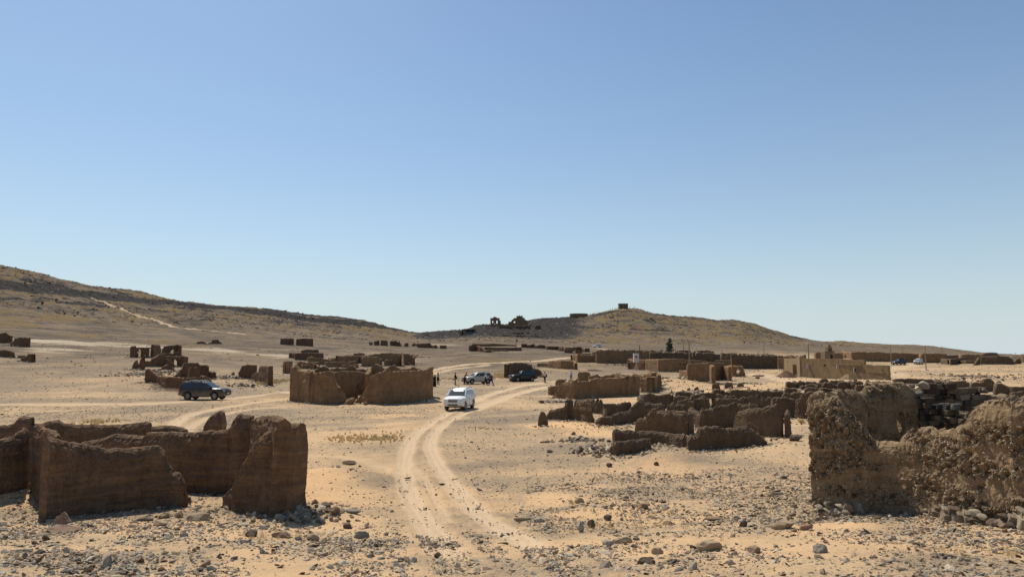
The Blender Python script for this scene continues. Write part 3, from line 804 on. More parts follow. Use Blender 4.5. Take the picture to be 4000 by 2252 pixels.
def pick_cols(n, w, rng):
    w = np.array(w, float); k = rng.choice(len(PAL_), n, p=w / w.sum()); c = PAL_[k] * rng.uniform(.8, 1.2, (n, 1))
    return np.concatenate([c, np.ones((n, 1))], 1)
rg = np.random.default_rng(5)
def stonewall(pts, label, parent, course=.2, size=.17, depth=1):
    """dry laid wall: courses of irregular blocks between the foot and the traced top"""
    R = resolve(pts); P = []; S = []; ST = []
    d = np.hypot(np.diff(R[:, 0]), np.diff(R[:, 1])); Sx = np.concatenate([[0], np.cumsum(d)])
    z0 = R[:, 2].min() - .2; z1 = R[:, 3].max()
    z = z0
    while z < z1:
        s = rg.uniform(0, .2)
        while s < Sx[-1]:
            w = rg.uniform(.75, 1.5); x, y, zg, zt = [np.interp(s, Sx, R[:, k]) for k in range(4)]
            if z < zt - .08:
                for q in range(depth + 1):
                    P.append((x + rg.normal(0, .02), y + .22 * q + rg.normal(0, .035), z + rg.normal(0, .02))); S.append(size * rg.uniform(.9, 1.1)); ST.append((w, .9, course / size * .55))
            s += size * 1.6 * w
        z += course * .85 * rg.uniform(.9, 1.1)
    P = np.array(P); n = len(P); cw = pick_cols(n, [.5, .6, .2, 2.5, 3.5, .8, .7, 3], rg); cw[:, :3] *= .5
    return stones('stone_wall', P, np.array(S), M['stone'], parent, LIBB, cw, np.array(ST), tilt=.06, spin=.12)
# stones keep their long side along the wall: no spin
_old = stones
stonewall([(3545,-22,1512),(3600,-22,1500),(3640,-22,1490),(3700,-22,1495),(3760,-22,1505),(3821,-22,1514),(3880,-21.8,1524),(3912,-21.6,1536)], '', RR, size=.15, course=.2)
stonewall([(3520,-19.9,1560),(3570,-19.9,1530),(3610,-19.7,1545),(3640,-19.5,1552),(3700,-19.2,1572),(3760,-18.8,1588),(3830,-18.3,1592),(3870,-18.0,1586)], '', RR, size=.13, course=.17)
# big loose stones crowning the stone wall
P_ = np.array([at(3610, 1500, 22), at(3560, 1505, 21.9), at(3665, 1488, 22.1), at(3700, 1500, 22), at(3925, 1552, 17.3), at(3970, 1560, 17.1), at(3850,1525,21.8), at(3590, 1535, 19.8)])
_lc = (np.concatenate([np.array([[.33,.27,.19,1],[.22,.17,.12,1],[.20,.145,.095,1],[.16,.13,.10,1],[.30,.22,.14,1],[.26,.19,.12,1],[.22,.17,.12,1],[.17,.15,.12,1]])]))
for k_, (s_, c_) in enumerate(zip([.21, .12, .13, .12, .15, .12, .12, .13], _lc)): stones('loose_stone', P_[k_:k_ + 1], np.array([s_]), M['stone'], RR, LIB[k_ % 10:k_ % 10 + 1], c_[None], None, tilt=.2)
# course of foundation stones
fp = np.interp(np.arange(3185, 4180, 24), [3190,3314,3410,3531,3628,3748,3917,4180], [2003,2009,1990,1998,2015,2040,2056,2078])
Pf = []; Sf = []
for px, py in zip(np.arange(3185, 4180, 24), fp):
    h = hit(px + rg.normal(0, 5), py + rg.normal(0, 2)); s_ = rg.uniform(.09, .16); Pf.append((h[0], h[1] - .05, h[2] + s_ * .5)); Sf.append(s_)
    if rg.random() < .6: Pf.append((h[0] + rg.normal(0, .05), h[1] + .0, h[2] + s_ * 1.4)); Sf.append(s_ * .8)
_fc = pick_cols(len(Pf), [.2, .1, .3, 4, 1, 0, 3, 1], rg); _fc[:, :3] *= .7
for k_ in range(len(Pf)): stones('footing_stone', np.array(Pf[k_:k_ + 1]), np.array(Sf[k_:k_ + 1]), M['stone'], RR, (LIB + LIBB)[k_ % 22:k_ % 22 + 1], _fc[k_:k_ + 1], np.array([[1.1, 1, .95]]), tilt=.2)
# pebbles standing proud of the mud faces
def pebbles(w, n, smin, smax, dull=False):
    me = w.data; nv = len(me.vertices); co = np.zeros(nv * 3); me.vertices.foreach_get('co', co); co = co.reshape(-1, 3)
    nm = np.zeros(nv * 3); me.vertices.foreach_get('normal', nm); nm = nm.reshape(-1, 3)
    fr = np.nonzero((nm * -co).sum(1) > -.1)[0]
    dens = fbm(co[fr, 0] * 1.3, co[fr, 1] * 1.3, co[fr, 2] * 4.2, o=4, seed=77, rough=.6) + .3 * rg.random(len(fr))
    fr = fr[dens > .06]
    pc = pick_cols(n, [.1, .1, .1, 3, 2, 0, 3, .5], rg); pc[:, :3] *= .6 if dull else 1.0
    ii = rg.choice(fr, n); S = rg.uniform(smin, smax, n) * (1 + 1.2 * (rg.random(n) > .96))
    return tag(stones('pebble_crust', co[ii] + rg.normal(0, .008, (n, 3)), S, M['stone'], w, LIBS, pc, tilt=.5), kind='stuff')

pebbles(RRW[0], 24000, .008, .019); pebbles(RRW[1], 900, .009, .022); pebbles(RRW[2], 1500, .009, .022)
# ---- big compound in the centre
RC = ruin("large roofless mud compound in the centre, its front wall breached by a wide V-shaped gap", [
 dict(p=[(1131,1565,1431),(1146,1567,1431),(1156,1568,1447),(1175,1570,1448),(1199,1574,1452),(1207,1575,1458),(1211,1575,1480),(1218,1576,1481),(1223,1576,1458),(1252,1578,1452),(1291,1579,1448),(1300,1579,1484),(1311,1579,1509),(1324,1579,1521),(1348,1578,1531),(1356,1577,1547),(1363,1576,1570)], th=.6),
 dict(p=[(1387,1573,1569),(1400,1574,1552),(1409,1575,1542),(1427,1577,1517),(1438,1578,1492),(1443,1578,1467),(1470,1579,1458),(1497,1579,1453),(1503,1579,1445),(1510,1579,1437),(1520,1579,1440),(1530,1578,1451),(1596,1572,1449),(1655,1562,1447),(1679,1557,1438),(1692,1554,1432)], th=.6),
 dict(p=[(1290,-76,1456),(1331,-76,1451),(1397,-76,1450),(1445,-76,1458)], th=.5, holes=[(1402,1535,8,34,4)], foot=False),
 dict(p=[(1140,-83,1440),(1180,-83,1446),(1205,-83,1444),(1240,-83,1442),(1252,-83,1434),(1265,-83,1427),(1275,-83,1432),(1285,-83,1441),(1318,-83,1435),(1325,-83,1441),(1350,-83,1438),(1364,-83,1427),(1378,-83,1427),(1392,-83,1441),(1430,-83,1442),(1450,-82,1430),(1463,-82,1420),(1478,-82,1424),(1500,-82,1438)], th=.7, foot=False),
 dict(p=[(1500,-80,1440),(1530,-80,1428),(1538,-80,1425),(1548,-80,1436),(1600,-79,1440),(1612,-79,1432),(1630,-79,1440),(1660,-79,1444),(1688,-79,1438)], th=.7, foot=False),
 dict(p=[(1142,-72.5,1437),(1145,-76,1440),(1148,-83,1442)], th=.5, foot=False, flip=True),
 dict(p=[(1690,-74.5,1434),(1689,-77,1438),(1688,-79,1438)], th=.5, flip=True, foot=False),
 dict(p=[(1215,-75,1462),(1213,-79,1450),(1212,-83,1446)], th=.5, foot=False),
 dict(p=[(1442,-75,1460),(1450,-79,1450),(1455,-83,1440)], th=.5, foot=False),
], mat='brown', amp=.08, rough=.10)
h_ = hit(1369, 1578); 
stones('fallen_block', np.array([[h_[0], h_[1], h_[2] + .3]]), np.array([.62]), M['brown'], RC, LIB)

# ---- ruins just behind the centre compound
ruin("narrow free-standing mud pillar left of the centre compound", [dict(p=[(1114,1458,1411),(1118,1458,1410),(1143,1458,1410)], th=.8, rough=.02)], name='mud_pillar', cat='pillar', holes=[(1114,1440,4,14),(1145,1440,4,14)])
ruin("jumbled low mud walls close behind the left half of the centre compound", [
 [(1160,1438,1428),(1166,1437,1414),(1175,1437,1411),(1200,1436,1414),(1250,1435,1413)], [(1185,1440,1424),(1230,1440,1428)], [(1222,1442,1418),(1232,1440,1418),(1238,1441,1430)],
 [(1275,1434,1413),(1310,1433,1412),(1360,1433,1413),(1396,1433,1409)], dict(p=[(1202,1424,1394),(1215,1424,1392),(1250,1424,1398),(1285,1424,1406)]), [(1285,1424,1407),(1300,1420,1400),(1310,1420,1408)],
 [(1340,1436,1424),(1400,1436,1423)]], th=.6, amp=.1, rough=.16, rub=1.5)
ruin("two-step low mud house ruin standing far behind the left end of the centre compound", [
 [(1127,1397,1379),(1135,1397,1377),(1152,1400,1378)], [(1153,1405,1379),(1200,1405,1377),(1262,1403,1378),(1264,1402,1384)], [(1184,1378,1368),(1196,1377,1364),(1245,1377,1365)], [(1227,1394,1390),(1268,1394,1390)]], th=.7, amp=.08, mat='red')
ruin("long mud room row behind the middle of the centre compound", [
 [(1280,1408,1397),(1320,1412,1398),(1318,1418,1390),(1365,1418,1388),(1414,1418,1389)], [(1412,1430,1395),(1420,1431,1394),(1480,1430,1393),(1486,1429,1397)], [(1484,1428,1402),(1493,1427,1401)],
 [(1387,1389,1380),(1405,1388,1377),(1424,1388,1379)], [(1414,1419,1390),(1450,1412,1386),(1470,1410,1380)]], th=.55, amp=.08, mat='brown', rub=1.3)
ruin("high-walled mud ruin with a torn right end, behind the right half of the centre compound", [
 [(1463,1409,1384),(1490,1410,1379),(1530,1411,1378),(1575,1412,1379),(1600,1414,1381)], dict(p=[(1530,1428,1384),(1545,1429,1382),(1568,1430,1383),(1570,1432,1425)]),
 dict(p=[(1572,1424,1382),(1585,1424,1382),(1600,1425,1384),(1612,1426,1386),(1613,1427,1400),(1616,1427,1424)], holes=[(1595,1413,4,3)]), [(1506,1428,1408),(1515,1428,1404),(1530,1428,1406),(1543,1428,1404),(1545,1428,1420)], [(1605,1392,1383),(1618,1392,1382),(1626,1394,1385)]],
 th=.55, amp=.08, mat='brown', rub=1.6)

# ---- left group
ruin("mud ruin with two tall arched gaps, farthest of the left middle group", [
 dict(p=[(506,1394,1356),(510,1395,1351),(523,1396,1350),(527,1396,1357),(560,1397,1356),(597,1398,1356),(601,1398,1345),(624,1395,1346),(629,1391,1362)], holes=[(543,1380,7.5,19),(591,1377,7.5,18),(570,1386,2.2,2.2)]),
 dict(p=[(631,1384,1366),(640,1385,1353),(660,1386,1349),(690,1388,1347),(696,1389,1347),(709,1388,1349)], holes=[(671,1374,7,9)]),
 dict(p=[(626,1390,1379),(670,1391,1379),(680,1391,1382)], rough=.05), dict(p=[(686,1392,1374),(697,1392,1373)], rough=.03)], mat='red', th=.6, amp=.07, rough=.08)
ruin("mud ruin pierced by one oval window, middle of the left group", [
 dict(p=[(567,1432,1411),(591,1432,1409),(600,1432,1400),(612,1431,1394),(624,1431,1383),(644,1431,1383)]), dict(p=[(644,1430,1392),(680,1431,1391),(716,1431,1391),(735,1430,1391)], holes=[(690,1417,9,14)]),
 dict(p=[(643,1433,1402),(652,1434,1400),(665,1435,1410),(681,1436,1424)]), dict(p=[(514,1439,1430),(520,1440,1416),(529,1440,1409),(538,1440,1424)]), dict(p=[(540,1442,1425),(547,1442,1399),(552,1443,1396),(559,1443,1406),(567,1443,1426)]),
 dict(p=[(622,1446,1441),(640,1447,1430),(655,1447,1424),(670,1447,1431),(682,1446,1438)])], mat='red', th=.6, amp=.09, rough=.14, rub=2.0)
ruin("low mud enclosure with a stepped back wall, directly behind the passing dark car", [
 dict(p=[(565,1492,1450),(568,1493,1442),(578,1493,1438),(585,1493,1448),(600,1494,1462),(614,1495,1469)]), dict(p=[(614,1497,1470),(626,1503,1468),(636,1512,1470),(646,1524,1474)]),
 dict(p=[(646,1525,1474),(720,1527,1474),(787,1524,1473),(803,1519,1467),(815,1513,1474),(828,1506,1484)]), dict(p=[(676,1474,1470),(692,1474,1460),(700,1475,1446),(712,1475,1438),(716,1475,1418),(745,1476,1416),(771,1476,1416),(778,1476,1426),(800,1477,1426),(806,1478,1444),(818,1478,1450),(831,1480,1453),(835,1480,1466),(844,1480,1474)]),
 dict(p=[(738,1482,1440),(745,1482,1434),(770,1483,1434),(780,1483,1446),(784,1483,1470)], th=.9)], mat='red', th=.65, amp=.1, rough=.12, rub=2.0)
ruin("small mud ruin of two staggered wall stubs right of the passing dark car", [
 dict(p=[(930,1474,1454),(936,1475,1440),(942,1476,1427),(965,1478,1424),(990,1480,1425)]), dict(p=[(981,1481,1466),(990,1484,1458),(1006,1489,1451),(1012,1491,1428),(1030,1498,1429),(1045,1504,1430)])], mat='red', th=.7, amp=.08)
ruin("mud wall stumps at the far left edge below the hill, upper cluster", [
 [(-20,1336,1304),(0,1337,1301),(20,1338,1299),(28,1338,1306),(40,1339,1310)], [(38,1346,1340),(48,1348,1332),(56,1350,1322),(66,1353,1348)], [(54,1352,1320),(75,1354,1318),(110,1355,1318)]], mat='red', th=.8, amp=.1, rough=.15)
ruin("mud wall stumps at the far left edge, lower cluster with a pointed fin", [
 [(-20,1391,1368),(10,1393,1366),(35,1395,1371),(52,1396,1378),(60,1396,1390)], [(66,1398,1388),(90,1399,1388)], [(80,1408,1400),(95,1411,1393),(108,1413,1380),(122,1414,1383),(127,1414,1412)]], mat='red', th=.8, amp=.1, rough=.12)
ruin("tiny collapsed mud heap ruin alone on the slope below the left hill", [
 [(773,1342,1336),(785,1342,1331),(798,1343,1336),(806,1343,1340)], [(815,1343,1338),(832,1343,1337)], [(832,1342,1327),(852,1343,1326)], [(856,1343,1329),(866,1343,1338)]], mat='red', th=1.0, amp=.15, rough=.2, rub=2)
ruin("plain rectangular mud wall block alone on the slope below the ridge", [
 [(1094,1344,1321),(1120,1346,1321),(1148,1347,1321)], [(1156,1348,1322),(1180,1350,1321),(1222,1352,1322),(1223,1352,1330)]], mat='red', th=.8, amp=.12, rough=.12)
ruin("ragged crumbling wall row left of the valley gap, beside a dark bush", [
 [(1466,1348,1331),(1482,1348,1329)], [(1487,1349,1328),(1505,1350,1327),(1515,1350,1331)], [(1526,1350,1331),(1550,1351,1331),(1551,1352,1338),(1562,1352,1333),(1569,1352,1348)], [(1585,1353,1346),(1588,1353,1339),(1596,1353,1339)]], mat='red', th=.9, amp=.15, rough=.25, rub=1.5)
ruin("broken wall pieces below the valley gap between hill and castle", [
 [(1615,1352,1346),(1618,1352,1337),(1627,1353,1342)], [(1631,1357,1341),(1682,1359,1339),(1684,1359,1346),(1694,1360,1349)], [(1699,1360,1352),(1704,1360,1346),(1710,1360,1352)], [(1722,1361,1348),(1744,1361,1348)]], mat='red', th=.9, amp=.12, rough=.2, rub=1.5)

# ---- centre right, behind the parked cars
ruin("long low mud courtyard house below the castle hill, collapsed at its left front", [
 [(1835,1371,1348),(1862,1371,1349),(1872,1372,1350)], [(1872,1373,1352),(1884,1374,1360),(1895,1375,1369)], [(1895,1372,1355),(1940,1371,1357),(2000,1370,1357),(2038,1370,1356)], [(1843,1352,1342),(1890,1352,1343),(1930,1352,1341),(2016,1352,1347)], [(1900,1376,1366),(1918,1376,1364),(1922,1376,1373)], [(1925,1372,1366),(1983,1372,1366)]], mat='red', th=.7, amp=.06, rough=.05)
ruin("irregular row of mud rooms right of the long courtyard house", [
 [(2040,1356,1342),(2058,1356,1342),(2060,1358,1348),(2086,1358,1342),(2090,1359,1350)], [(2098,1359,1350),(2108,1359,1345),(2130,1360,1348),(2134,1364,1352)], [(2140,1365,1352),(2182,1366,1352),(2184,1370,1354),(2195,1371,1353)], [(2192,1368,1356),(2210,1371,1357),(2272,1371,1354),(2274,1374,1360)], [(2210,1378,1363),(2236,1378,1362),(2238,1378,1378)], [(2250,1380,1367),(2274,1380,1367)], [(2286,1374,1359),(2304,1374,1359)]], mat='red', th=.7, amp=.1, rough=.14)
ruin("rounded mud wall stub directly behind the parked black car", [
 [(1976,1474,1440),(1980,1475,1424),(2000,1474,1420),(2025,1474,1422),(2050,1473,1419),(2075,1473,1423),(2083,1473,1436)], [(2083,1472,1438),(2098,1472,1439),(2108,1472,1448),(2116,1472,1462)], [(2102,1472,1462),(2124,1473,1462)], [(1990,-118,1418),(2040,-118,1417),(2078,-118,1424)]], mat='grey', th=.8, amp=.14, rough=.15)
ruin("low mud ruin half buried by a sand bank between black car and village", [
 [(2100,1431,1420),(2108,1431,1417),(2140,1434,1416),(2144,1435,1408),(2190,1440,1407),(2239,1442,1408),(2244,1443,1420),(2250,1443,1440)]], mat='brown', th=.8, amp=.1)
R17 = ruin("long straight mud wall ruin right of the road, two vertical cracks near its right end", [
 dict(p=[(2155,1552,1549),(2170,1554,1530),(2185,1555,1508),(2199,1556,1490),(2242,1559,1489),(2307,1556,1488),(2309,1556,1482),(2360,1552,1478),(2440,1548,1474),(2446,1547,1468),(2452,1547,1488),(2458,1547,1470),(2474,1545,1470),(2477,1545,1480),(2482,1545,1468),(2500,1543,1470)], th=.55),
 dict(p=[(2501,1531,1478),(2520,1532,1474),(2535,1533,1479),(2546,1534,1473),(2570,1522,1472),(2578,1513,1474)]), dict(p=[(2566,-92,1466),(2572,-92,1462),(2582,-92,1480)]),
 dict(p=[(2155,-82,1506),(2190,-83,1506)]), dict(p=[(2171,-88,1490),(2176,-88,1482),(2195,-88,1481),(2212,-88,1488)]),
 dict(p=[(2222,-95,1483),(2250,-95,1480),(2270,-95,1482)], rough=.25), dict(p=[(2258,-104,1462),(2262,-104,1452),(2300,-104,1452),(2306,-104,1460)]), dict(p=[(2300,-100,1468),(2330,-100,1464),(2350,-100,1470),(2394,-100,1458),(2430,-98,1466),(2460,-98,1461),(2510,-96,1462),(2546,-94,1455),(2562,-94,1456),(2566,-93,1470)], rough=.3),
 ], mat='brown', th=.6, amp=.09, rough=.12, rub=1.3)

SQ = .4
# ---- right middle field of broken walls
ruin("mud ruin full of orange sand, nearest to the road on the right", [
 dict(p=[(2101,1660,1640),(2104,1661,1622),(2112,1662,1613),(2127,1662,1615),(2134,1662,1628),(2141,1662,1648)], th=0.34), dict(p=[(2135,1634,1621),(2145,1635,1607),(2180,1640,1600),(2199,1642,1597),(2206,1643,1580),(2217,1644,1565),(2242,1638,1562)]),
 dict(p=[(2240,1637,1564),(2262,1640,1572),(2285,1648,1568),(2300,1653,1588),(2314,1656,1600),(2323,1654,1634)], amp=0.070, th=0.48), dict(p=[(2262,1600,1566),(2285,1610,1562),(2340,1622,1562),(2348,1626,1590)]), dict(p=[(2352,1634,1600),(2350,1642,1630),(2370,1644,1642)]),
 dict(p=[(2360,1632,1583),(2422,1626,1578),(2450,1620,1574),(2468,1616,1575),(2472,1614,1600)]), dict(p=[(2324,1661,1640),(2332,1664,1636),(2345,1670,1634),(2391,1669,1632),(2422,1661,1618),(2453,1652,1613),(2469,1649,1606),(2484,1645,1586),(2500,1642,1576),(2518,1638,1574)])],
 mat='grey', th=0.41, amp=0.045, rough=.12, rub=1.6)
ruin("tall rounded mud block ruin in the middle of the right-hand wall field", [
 dict(p=[(2478,1681,1645),(2484,1682,1640),(2522,1686,1637),(2526,1687,1606),(2546,1690,1598),(2565,1692,1609),(2600,1698,1610),(2624,1701,1606),(2668,1706,1610),(2686,1708,1624),(2690,1708,1650)], amp=0.059, th=0.54),
 dict(p=[(2690,1700,1625),(2700,1692,1614),(2712,1684,1620)], th=0.34)], mat='grey', th=0.41, amp=0.050, rough=.12)
ruin("low overlapping garden walls with a sand ramp, front of the right-hand wall field", [
 dict(p=[(2402,1725,1690),(2410,1724,1686),(2497,1721,1687),(2500,1722,1686),(2560,1732,1692),(2593,1738,1698),(2640,1755,1700),(2667,1764,1704),(2687,1766,1718)], th=0.41), dict(p=[(2380,1783,1742),(2386,1786,1734),(2395,1790,1730),(2407,1793,1729),(2469,1776,1722),(2520,1744,1718),(2548,1732,1720)], th=0.31)], mat='grey', amp=0.040, rough=.08, rub=2)
ruin("broad low eroded wall right of the sand ramp, front of the right-hand wall field", [
 dict(p=[(2690,1766,1720),(2700,1766,1710),(2730,1766,1708),(2736,1765,1690),(2744,1765,1674),(2800,1762,1672),(2877,1752,1676),(2890,1750,1682),(2910,1746,1676),(2943,1740,1678),(2965,1735,1692),(2982,1731,1709),(3000,1728,1722)], th=0.61, amp=0.065)], mat='grey', rough=.1, rub=2)
ruin("mud room with notched top edge, left of the smooth square-ended wall", [
 dict(p=[(2731,1676,1640),(2735,1677,1612),(2745,1677,1594),(2783,1677,1600),(2800,1676,1592),(2850,1675,1582),(2877,1674,1573),(2884,1674,1590),(2888,1674,1610)]), dict(p=[(2712,1668,1622),(2722,1672,1625),(2730,1676,1630)])], mat='grey', th=0.41, amp=0.050)
ruin("smooth dark mud wall with square right end in the right-hand wall field", [
 dict(p=[(2860,1676,1655),(2866,1680,1630),(2874,1684,1614),(2910,1696,1605),(2960,1706,1597),(2993,1712,1590),(3010,1716,1594),(3022,1718,1590),(3034,1719,1581),(3048,1720,1594),(3061,1720,1618)], th=0.41), dict(p=[(3062,1720,1622),(3064,1700,1612),(3064,1688,1604)], th=0.34, flip=True)], mat='grey', amp=0.030, rough=.07)
ruin("honeycomb of small rounded mud cells behind the tall block ruin", [
 [(2516,1592,1544),(2540,1592,1537),(2580,1594,1545),(2630,1594,1540)], [(2519,1640,1578),(2530,1640,1574),(2568,1641,1580),(2584,1642,1577),(2600,1642,1583)], [(2608,1640,1582),(2640,1641,1576),(2675,1641,1580),(2684,1642,1600)],
 [(2634,1595,1552),(2650,1595,1545),(2690,1596,1552)], [(2650,1612,1566),(2690,1612,1560),(2712,1613,1570)], [(2640,1565,1535),(2660,1564,1529),(2690,1564,1530),(2706,1565,1542)], [(2519,1592,1545),(2518,1612,1560),(2518,1640,1577)], [(2685,1640,1600),(2700,1655,1612),(2718,1664,1622)]], mat='grey', th=0.61, amp=0.070, rough=.18, rub=1.6)
ruin("rounded mud walls with a bright round gap, behind the notched room", [
 dict(p=[(2697,1590,1560),(2702,1590,1546),(2716,1590,1538),(2760,1590,1533),(2786,1590,1532),(2800,1590,1534),(2830,1590,1545)], holes=[(2777,1569,9,17)]), [(2706,1610,1572),(2718,1610,1560),(2740,1611,1554),(2752,1612,1562),(2764,1612,1590)], [(2738,1606,1556),(2748,1606,1548),(2762,1607,1560)],
 [(2790,1560,1528),(2796,1560,1522),(2812,1560,1521),(2818,1560,1532)], [(2822,1560,1524),(2832,1560,1526),(2834,1560,1540)]], mat='grey', th=0.54, amp=0.065, rough=.14)
ruin("long scalloped mud wall running right from the bright round gap", [
 [(2790,1600,1560),(2810,1602,1555),(2860,1604,1556),(2900,1605,1551),(2960,1606,1553),(3010,1606,1556),(3030,1606,1565)], [(2836,1560,1528),(2900,1560,1524),(2960,1560,1530),(3000,1559,1526),(3060,1558,1530)], [(2830,1582,1552),(2840,1582,1547),(2870,1582,1550)],
 [(2846,1628,1586),(2855,1628,1578),(2900,1630,1582),(2930,1632,1576),(2960,1633,1582)]], mat='grey', th=0.61, amp=0.074, rough=.2)
ruin("free standing mud block between the long scalloped wall and the open sand", [
 [(2784,1521,1502),(2788,1521,1498),(2806,1521,1496),(2814,1521,1506)], [(2834,1516,1500),(2838,1516,1493),(2858,1516,1494),(2866,1516,1510)], [(2884,1512,1500),(2893,1512,1494),(2906,1512,1504)]], mat='grey', th=0.82, amp=0.090, rough=.15, rub=2)
ruin("tall slab-like mud walls with a deep dark slot beside the right foreground ruin", [
 [(3022,1628,1562),(3030,1628,1556),(3060,1630,1554),(3090,1631,1557),(3120,1632,1575),(3124,1632,1600)], [(3102,1632,1560),(3118,1634,1545),(3135,1636,1540),(3150,1637,1548)], [(3150,1640,1570),(3158,1641,1556),(3170,1642,1560)], [(3020,1652,1640),(3060,1652,1640),(3064,1654,1650)]], mat='grey', th=0.61, amp=0.059, rough=.1)
def cells(label, rows, seed, mat='grey', th=0.68):
    """clusters of small rounded cell walls"""
    rgc = random.Random(seed); ws_ = []
    for (x0, x1, top, base) in rows:
        x = x0
        while x < x1 - 6:
            w = rgc.uniform(22, 62); e = min(x + w, x1); t = top + rgc.uniform(-4, 5)
            ws_.append(dict(p=[(x, base, t + 6), (x + (e - x) * .15, base, t), (x + (e - x) * .8, base + rgc.uniform(-1, 2), t + rgc.uniform(-3, 4)), (e, base + 1, t + 7)], th=th * rgc.uniform(.8, 1.3)))
            if rgc.random() < .35: ws_.append(dict(p=[(e - 3, base - 2, t + 4), (e + 1, base - 9, t), (e + 3, base - 16, t - 3)], th=0.48))
            x = e + rgc.uniform(0, 5)
    return ruin(label, ws_, mat=mat, amp=0.079, rough=.18, rub=1.3)
cells("crowded rows of crumbled mud cells in front of the house with windows, left part", [(3076,3116,1491,1516),(3066,3116,1518,1540),(3118,3200,1486,1506),(3132,3210,1498,1522),(3146,3215,1511,1543)], 3)
cells("crowded rows of crumbled mud cells in front of the house with windows, right part", [(3205,3372,1484,1505),(3215,3275,1498,1522),(3220,3275,1520,1542),(3274,3322,1491,1532),(3346,3410,1508,1538),(3380,3436,1492,1515),(3434,3500,1496,1521)], 4)
cells("scalloped band of low mud walls between the cell rows and the scalloped long wall", [(2905,3062,1531,1557),(3062,3190,1535,1566)], 5)
cells("eroded mud walls showing above the left shoulder of the right foreground ruin", [(3300,3396,1540,1600),(3340,3400,1572,1640),(3350,3398,1552,1580)], 6, th=0.54)
ruin("low rounded wall line far behind the stone wall of the right foreground ruin", [[(3502,1500,1482),(3510,1500,1478),(3560,1500,1479),(3600,1499,1480),(3640,1499,1479),(3645,1500,1490)], [(3700,1515,1494),(3760,1514,1488),(3790,1514,1492)]], mat='grey', th=0.75, amp=0.079, rough=.15)
ruin("humped mud wall with a tall rounded crest behind the right foreground ruin", [[(3796,1528,1502),(3800,1528,1492),(3845,1530,1494),(3850,1530,1480),(3870,1530,1477),(3885,1530,1488),(3896,1530,1510)], [(3894,1545,1515),(3898,1545,1500),(3915,1545,1498),(3925,1546,1505),(3938,1547,1512),(3940,1548,1540)]], mat='grey', th=0.61, amp=0.065, rough=.1)
ruin("dark mud walls at the right picture edge behind the foreground ruin", [[(3938,1544,1512),(3960,1545,1508),(4000,1545,1509),(4080,1546,1506)], [(3960,1560,1530),(4000,1560,1528),(4080,1562,1528)]], mat='grey', th=0.54, amp=0.059, rough=.14)

SQ = 1.0
# ---- far right ruins
ruin("mud ruin with a dark doorway beside the far right track", [dict(p=[(3675,1421,1400),(3700,1422,1401),(3722,1425,1402),(3760,1418,1396),(3784,1412,1393)], holes=[(3705,1416,5,11,5)]), [(3740,1420,1410),(3775,1420,1406),(3822,1420,1408)], [(3700,1402,1388),(3750,1402,1386),(3786,1402,1392)]], mat='grey', th=.7, amp=.1)
ruin("long ruined mud wall at the far right with a slanting broken end", [[(3812,1426,1420),(3822,1425,1408),(3830,1424,1394)], [(3828,1422,1391),(3900,1423,1389),(3944,1423,1391)], [(3938,1423,1410),(3950,1423,1396),(3958,1423,1402),(3964,1423,1420)]], mat='grey', th=.7, amp=.1)
ruin("last mud wall at the right picture edge with a leaning fin", [[(3955,1415,1388),(4000,1416,1385),(4090,1418,1384)], [(3966,1421,1414),(3978,1421,1400),(3986,1421,1398),(3990,1421,1418)], [(3992,-260,1382),(4040,-260,1380)]], mat='grey', th=.7, amp=.1)
ruin("dark round-topped rubble hut on the far right skyline", [[(3850,1392,1380),(3854,1392,1377),(3880,1392,1376),(3898,1392,1377),(3902,1392,1384)]], mat='dark', th=3, amp=.2)
ruin("low mud wall right of the far white car", [[(3606,1411,1394),(3640,1411,1393),(3662,1410,1393)], [(3620,1400,1388),(3668,1400,1386),(3700,1400,1388)]], mat='brown', th=.7, amp=.08)

for ob in list(scene.objects):
    if ob.type == 'MESH' and ob.name.startswith('wall') and ob.parent and ob.parent != RR and len(ob.data.vertices) > 400:
        v_ = ob.data.vertices[len(ob.data.vertices) // 2].co
        if 12 < v_.y < 75 and abs(v_.x) < 60: pebbles(ob, int(min(110, len(ob.data.vertices) / 50)), .0006 * v_.y, .0010 * v_.y, True)
# ------------------------------------------------------------------ village houses, towers, poles, tree
def roof_slab(parent, P, z, t=.25, mat='house', name='roof'):
    n = len(P); V = [(x, y, z) for x, y in P] + [(x, y, z - t) for x, y in P]
    return mk(name, V, [tuple(range(n)), tuple(range(2 * n - 1, n - 1, -1))] + [(i, n + i, n + (i + 1) % n, (i + 1) % n) for i in range(n)], M[mat], parent)
def panel(name, parent, px, py, w, h, Yw, mat, proud=.12, nrm=None, thick=.06):
    """a door or window leaf set on a wall whose face is at depth Yw; w,h in photograph pixels"""
    c = at(px, py, Yw - proud); sc = Yw / F
    return MB().box(c, (w * sc, thick, h * sc), bev=.0, rz=nrm or 0).build(name, M[mat], parent)
def face_at(px, pts):
    """depth of a traced wall at a picture column"""
    R = resolve(pts); P = [p[0] for p in pts]
    return float(np.interp(px, P, R[:, 1]))
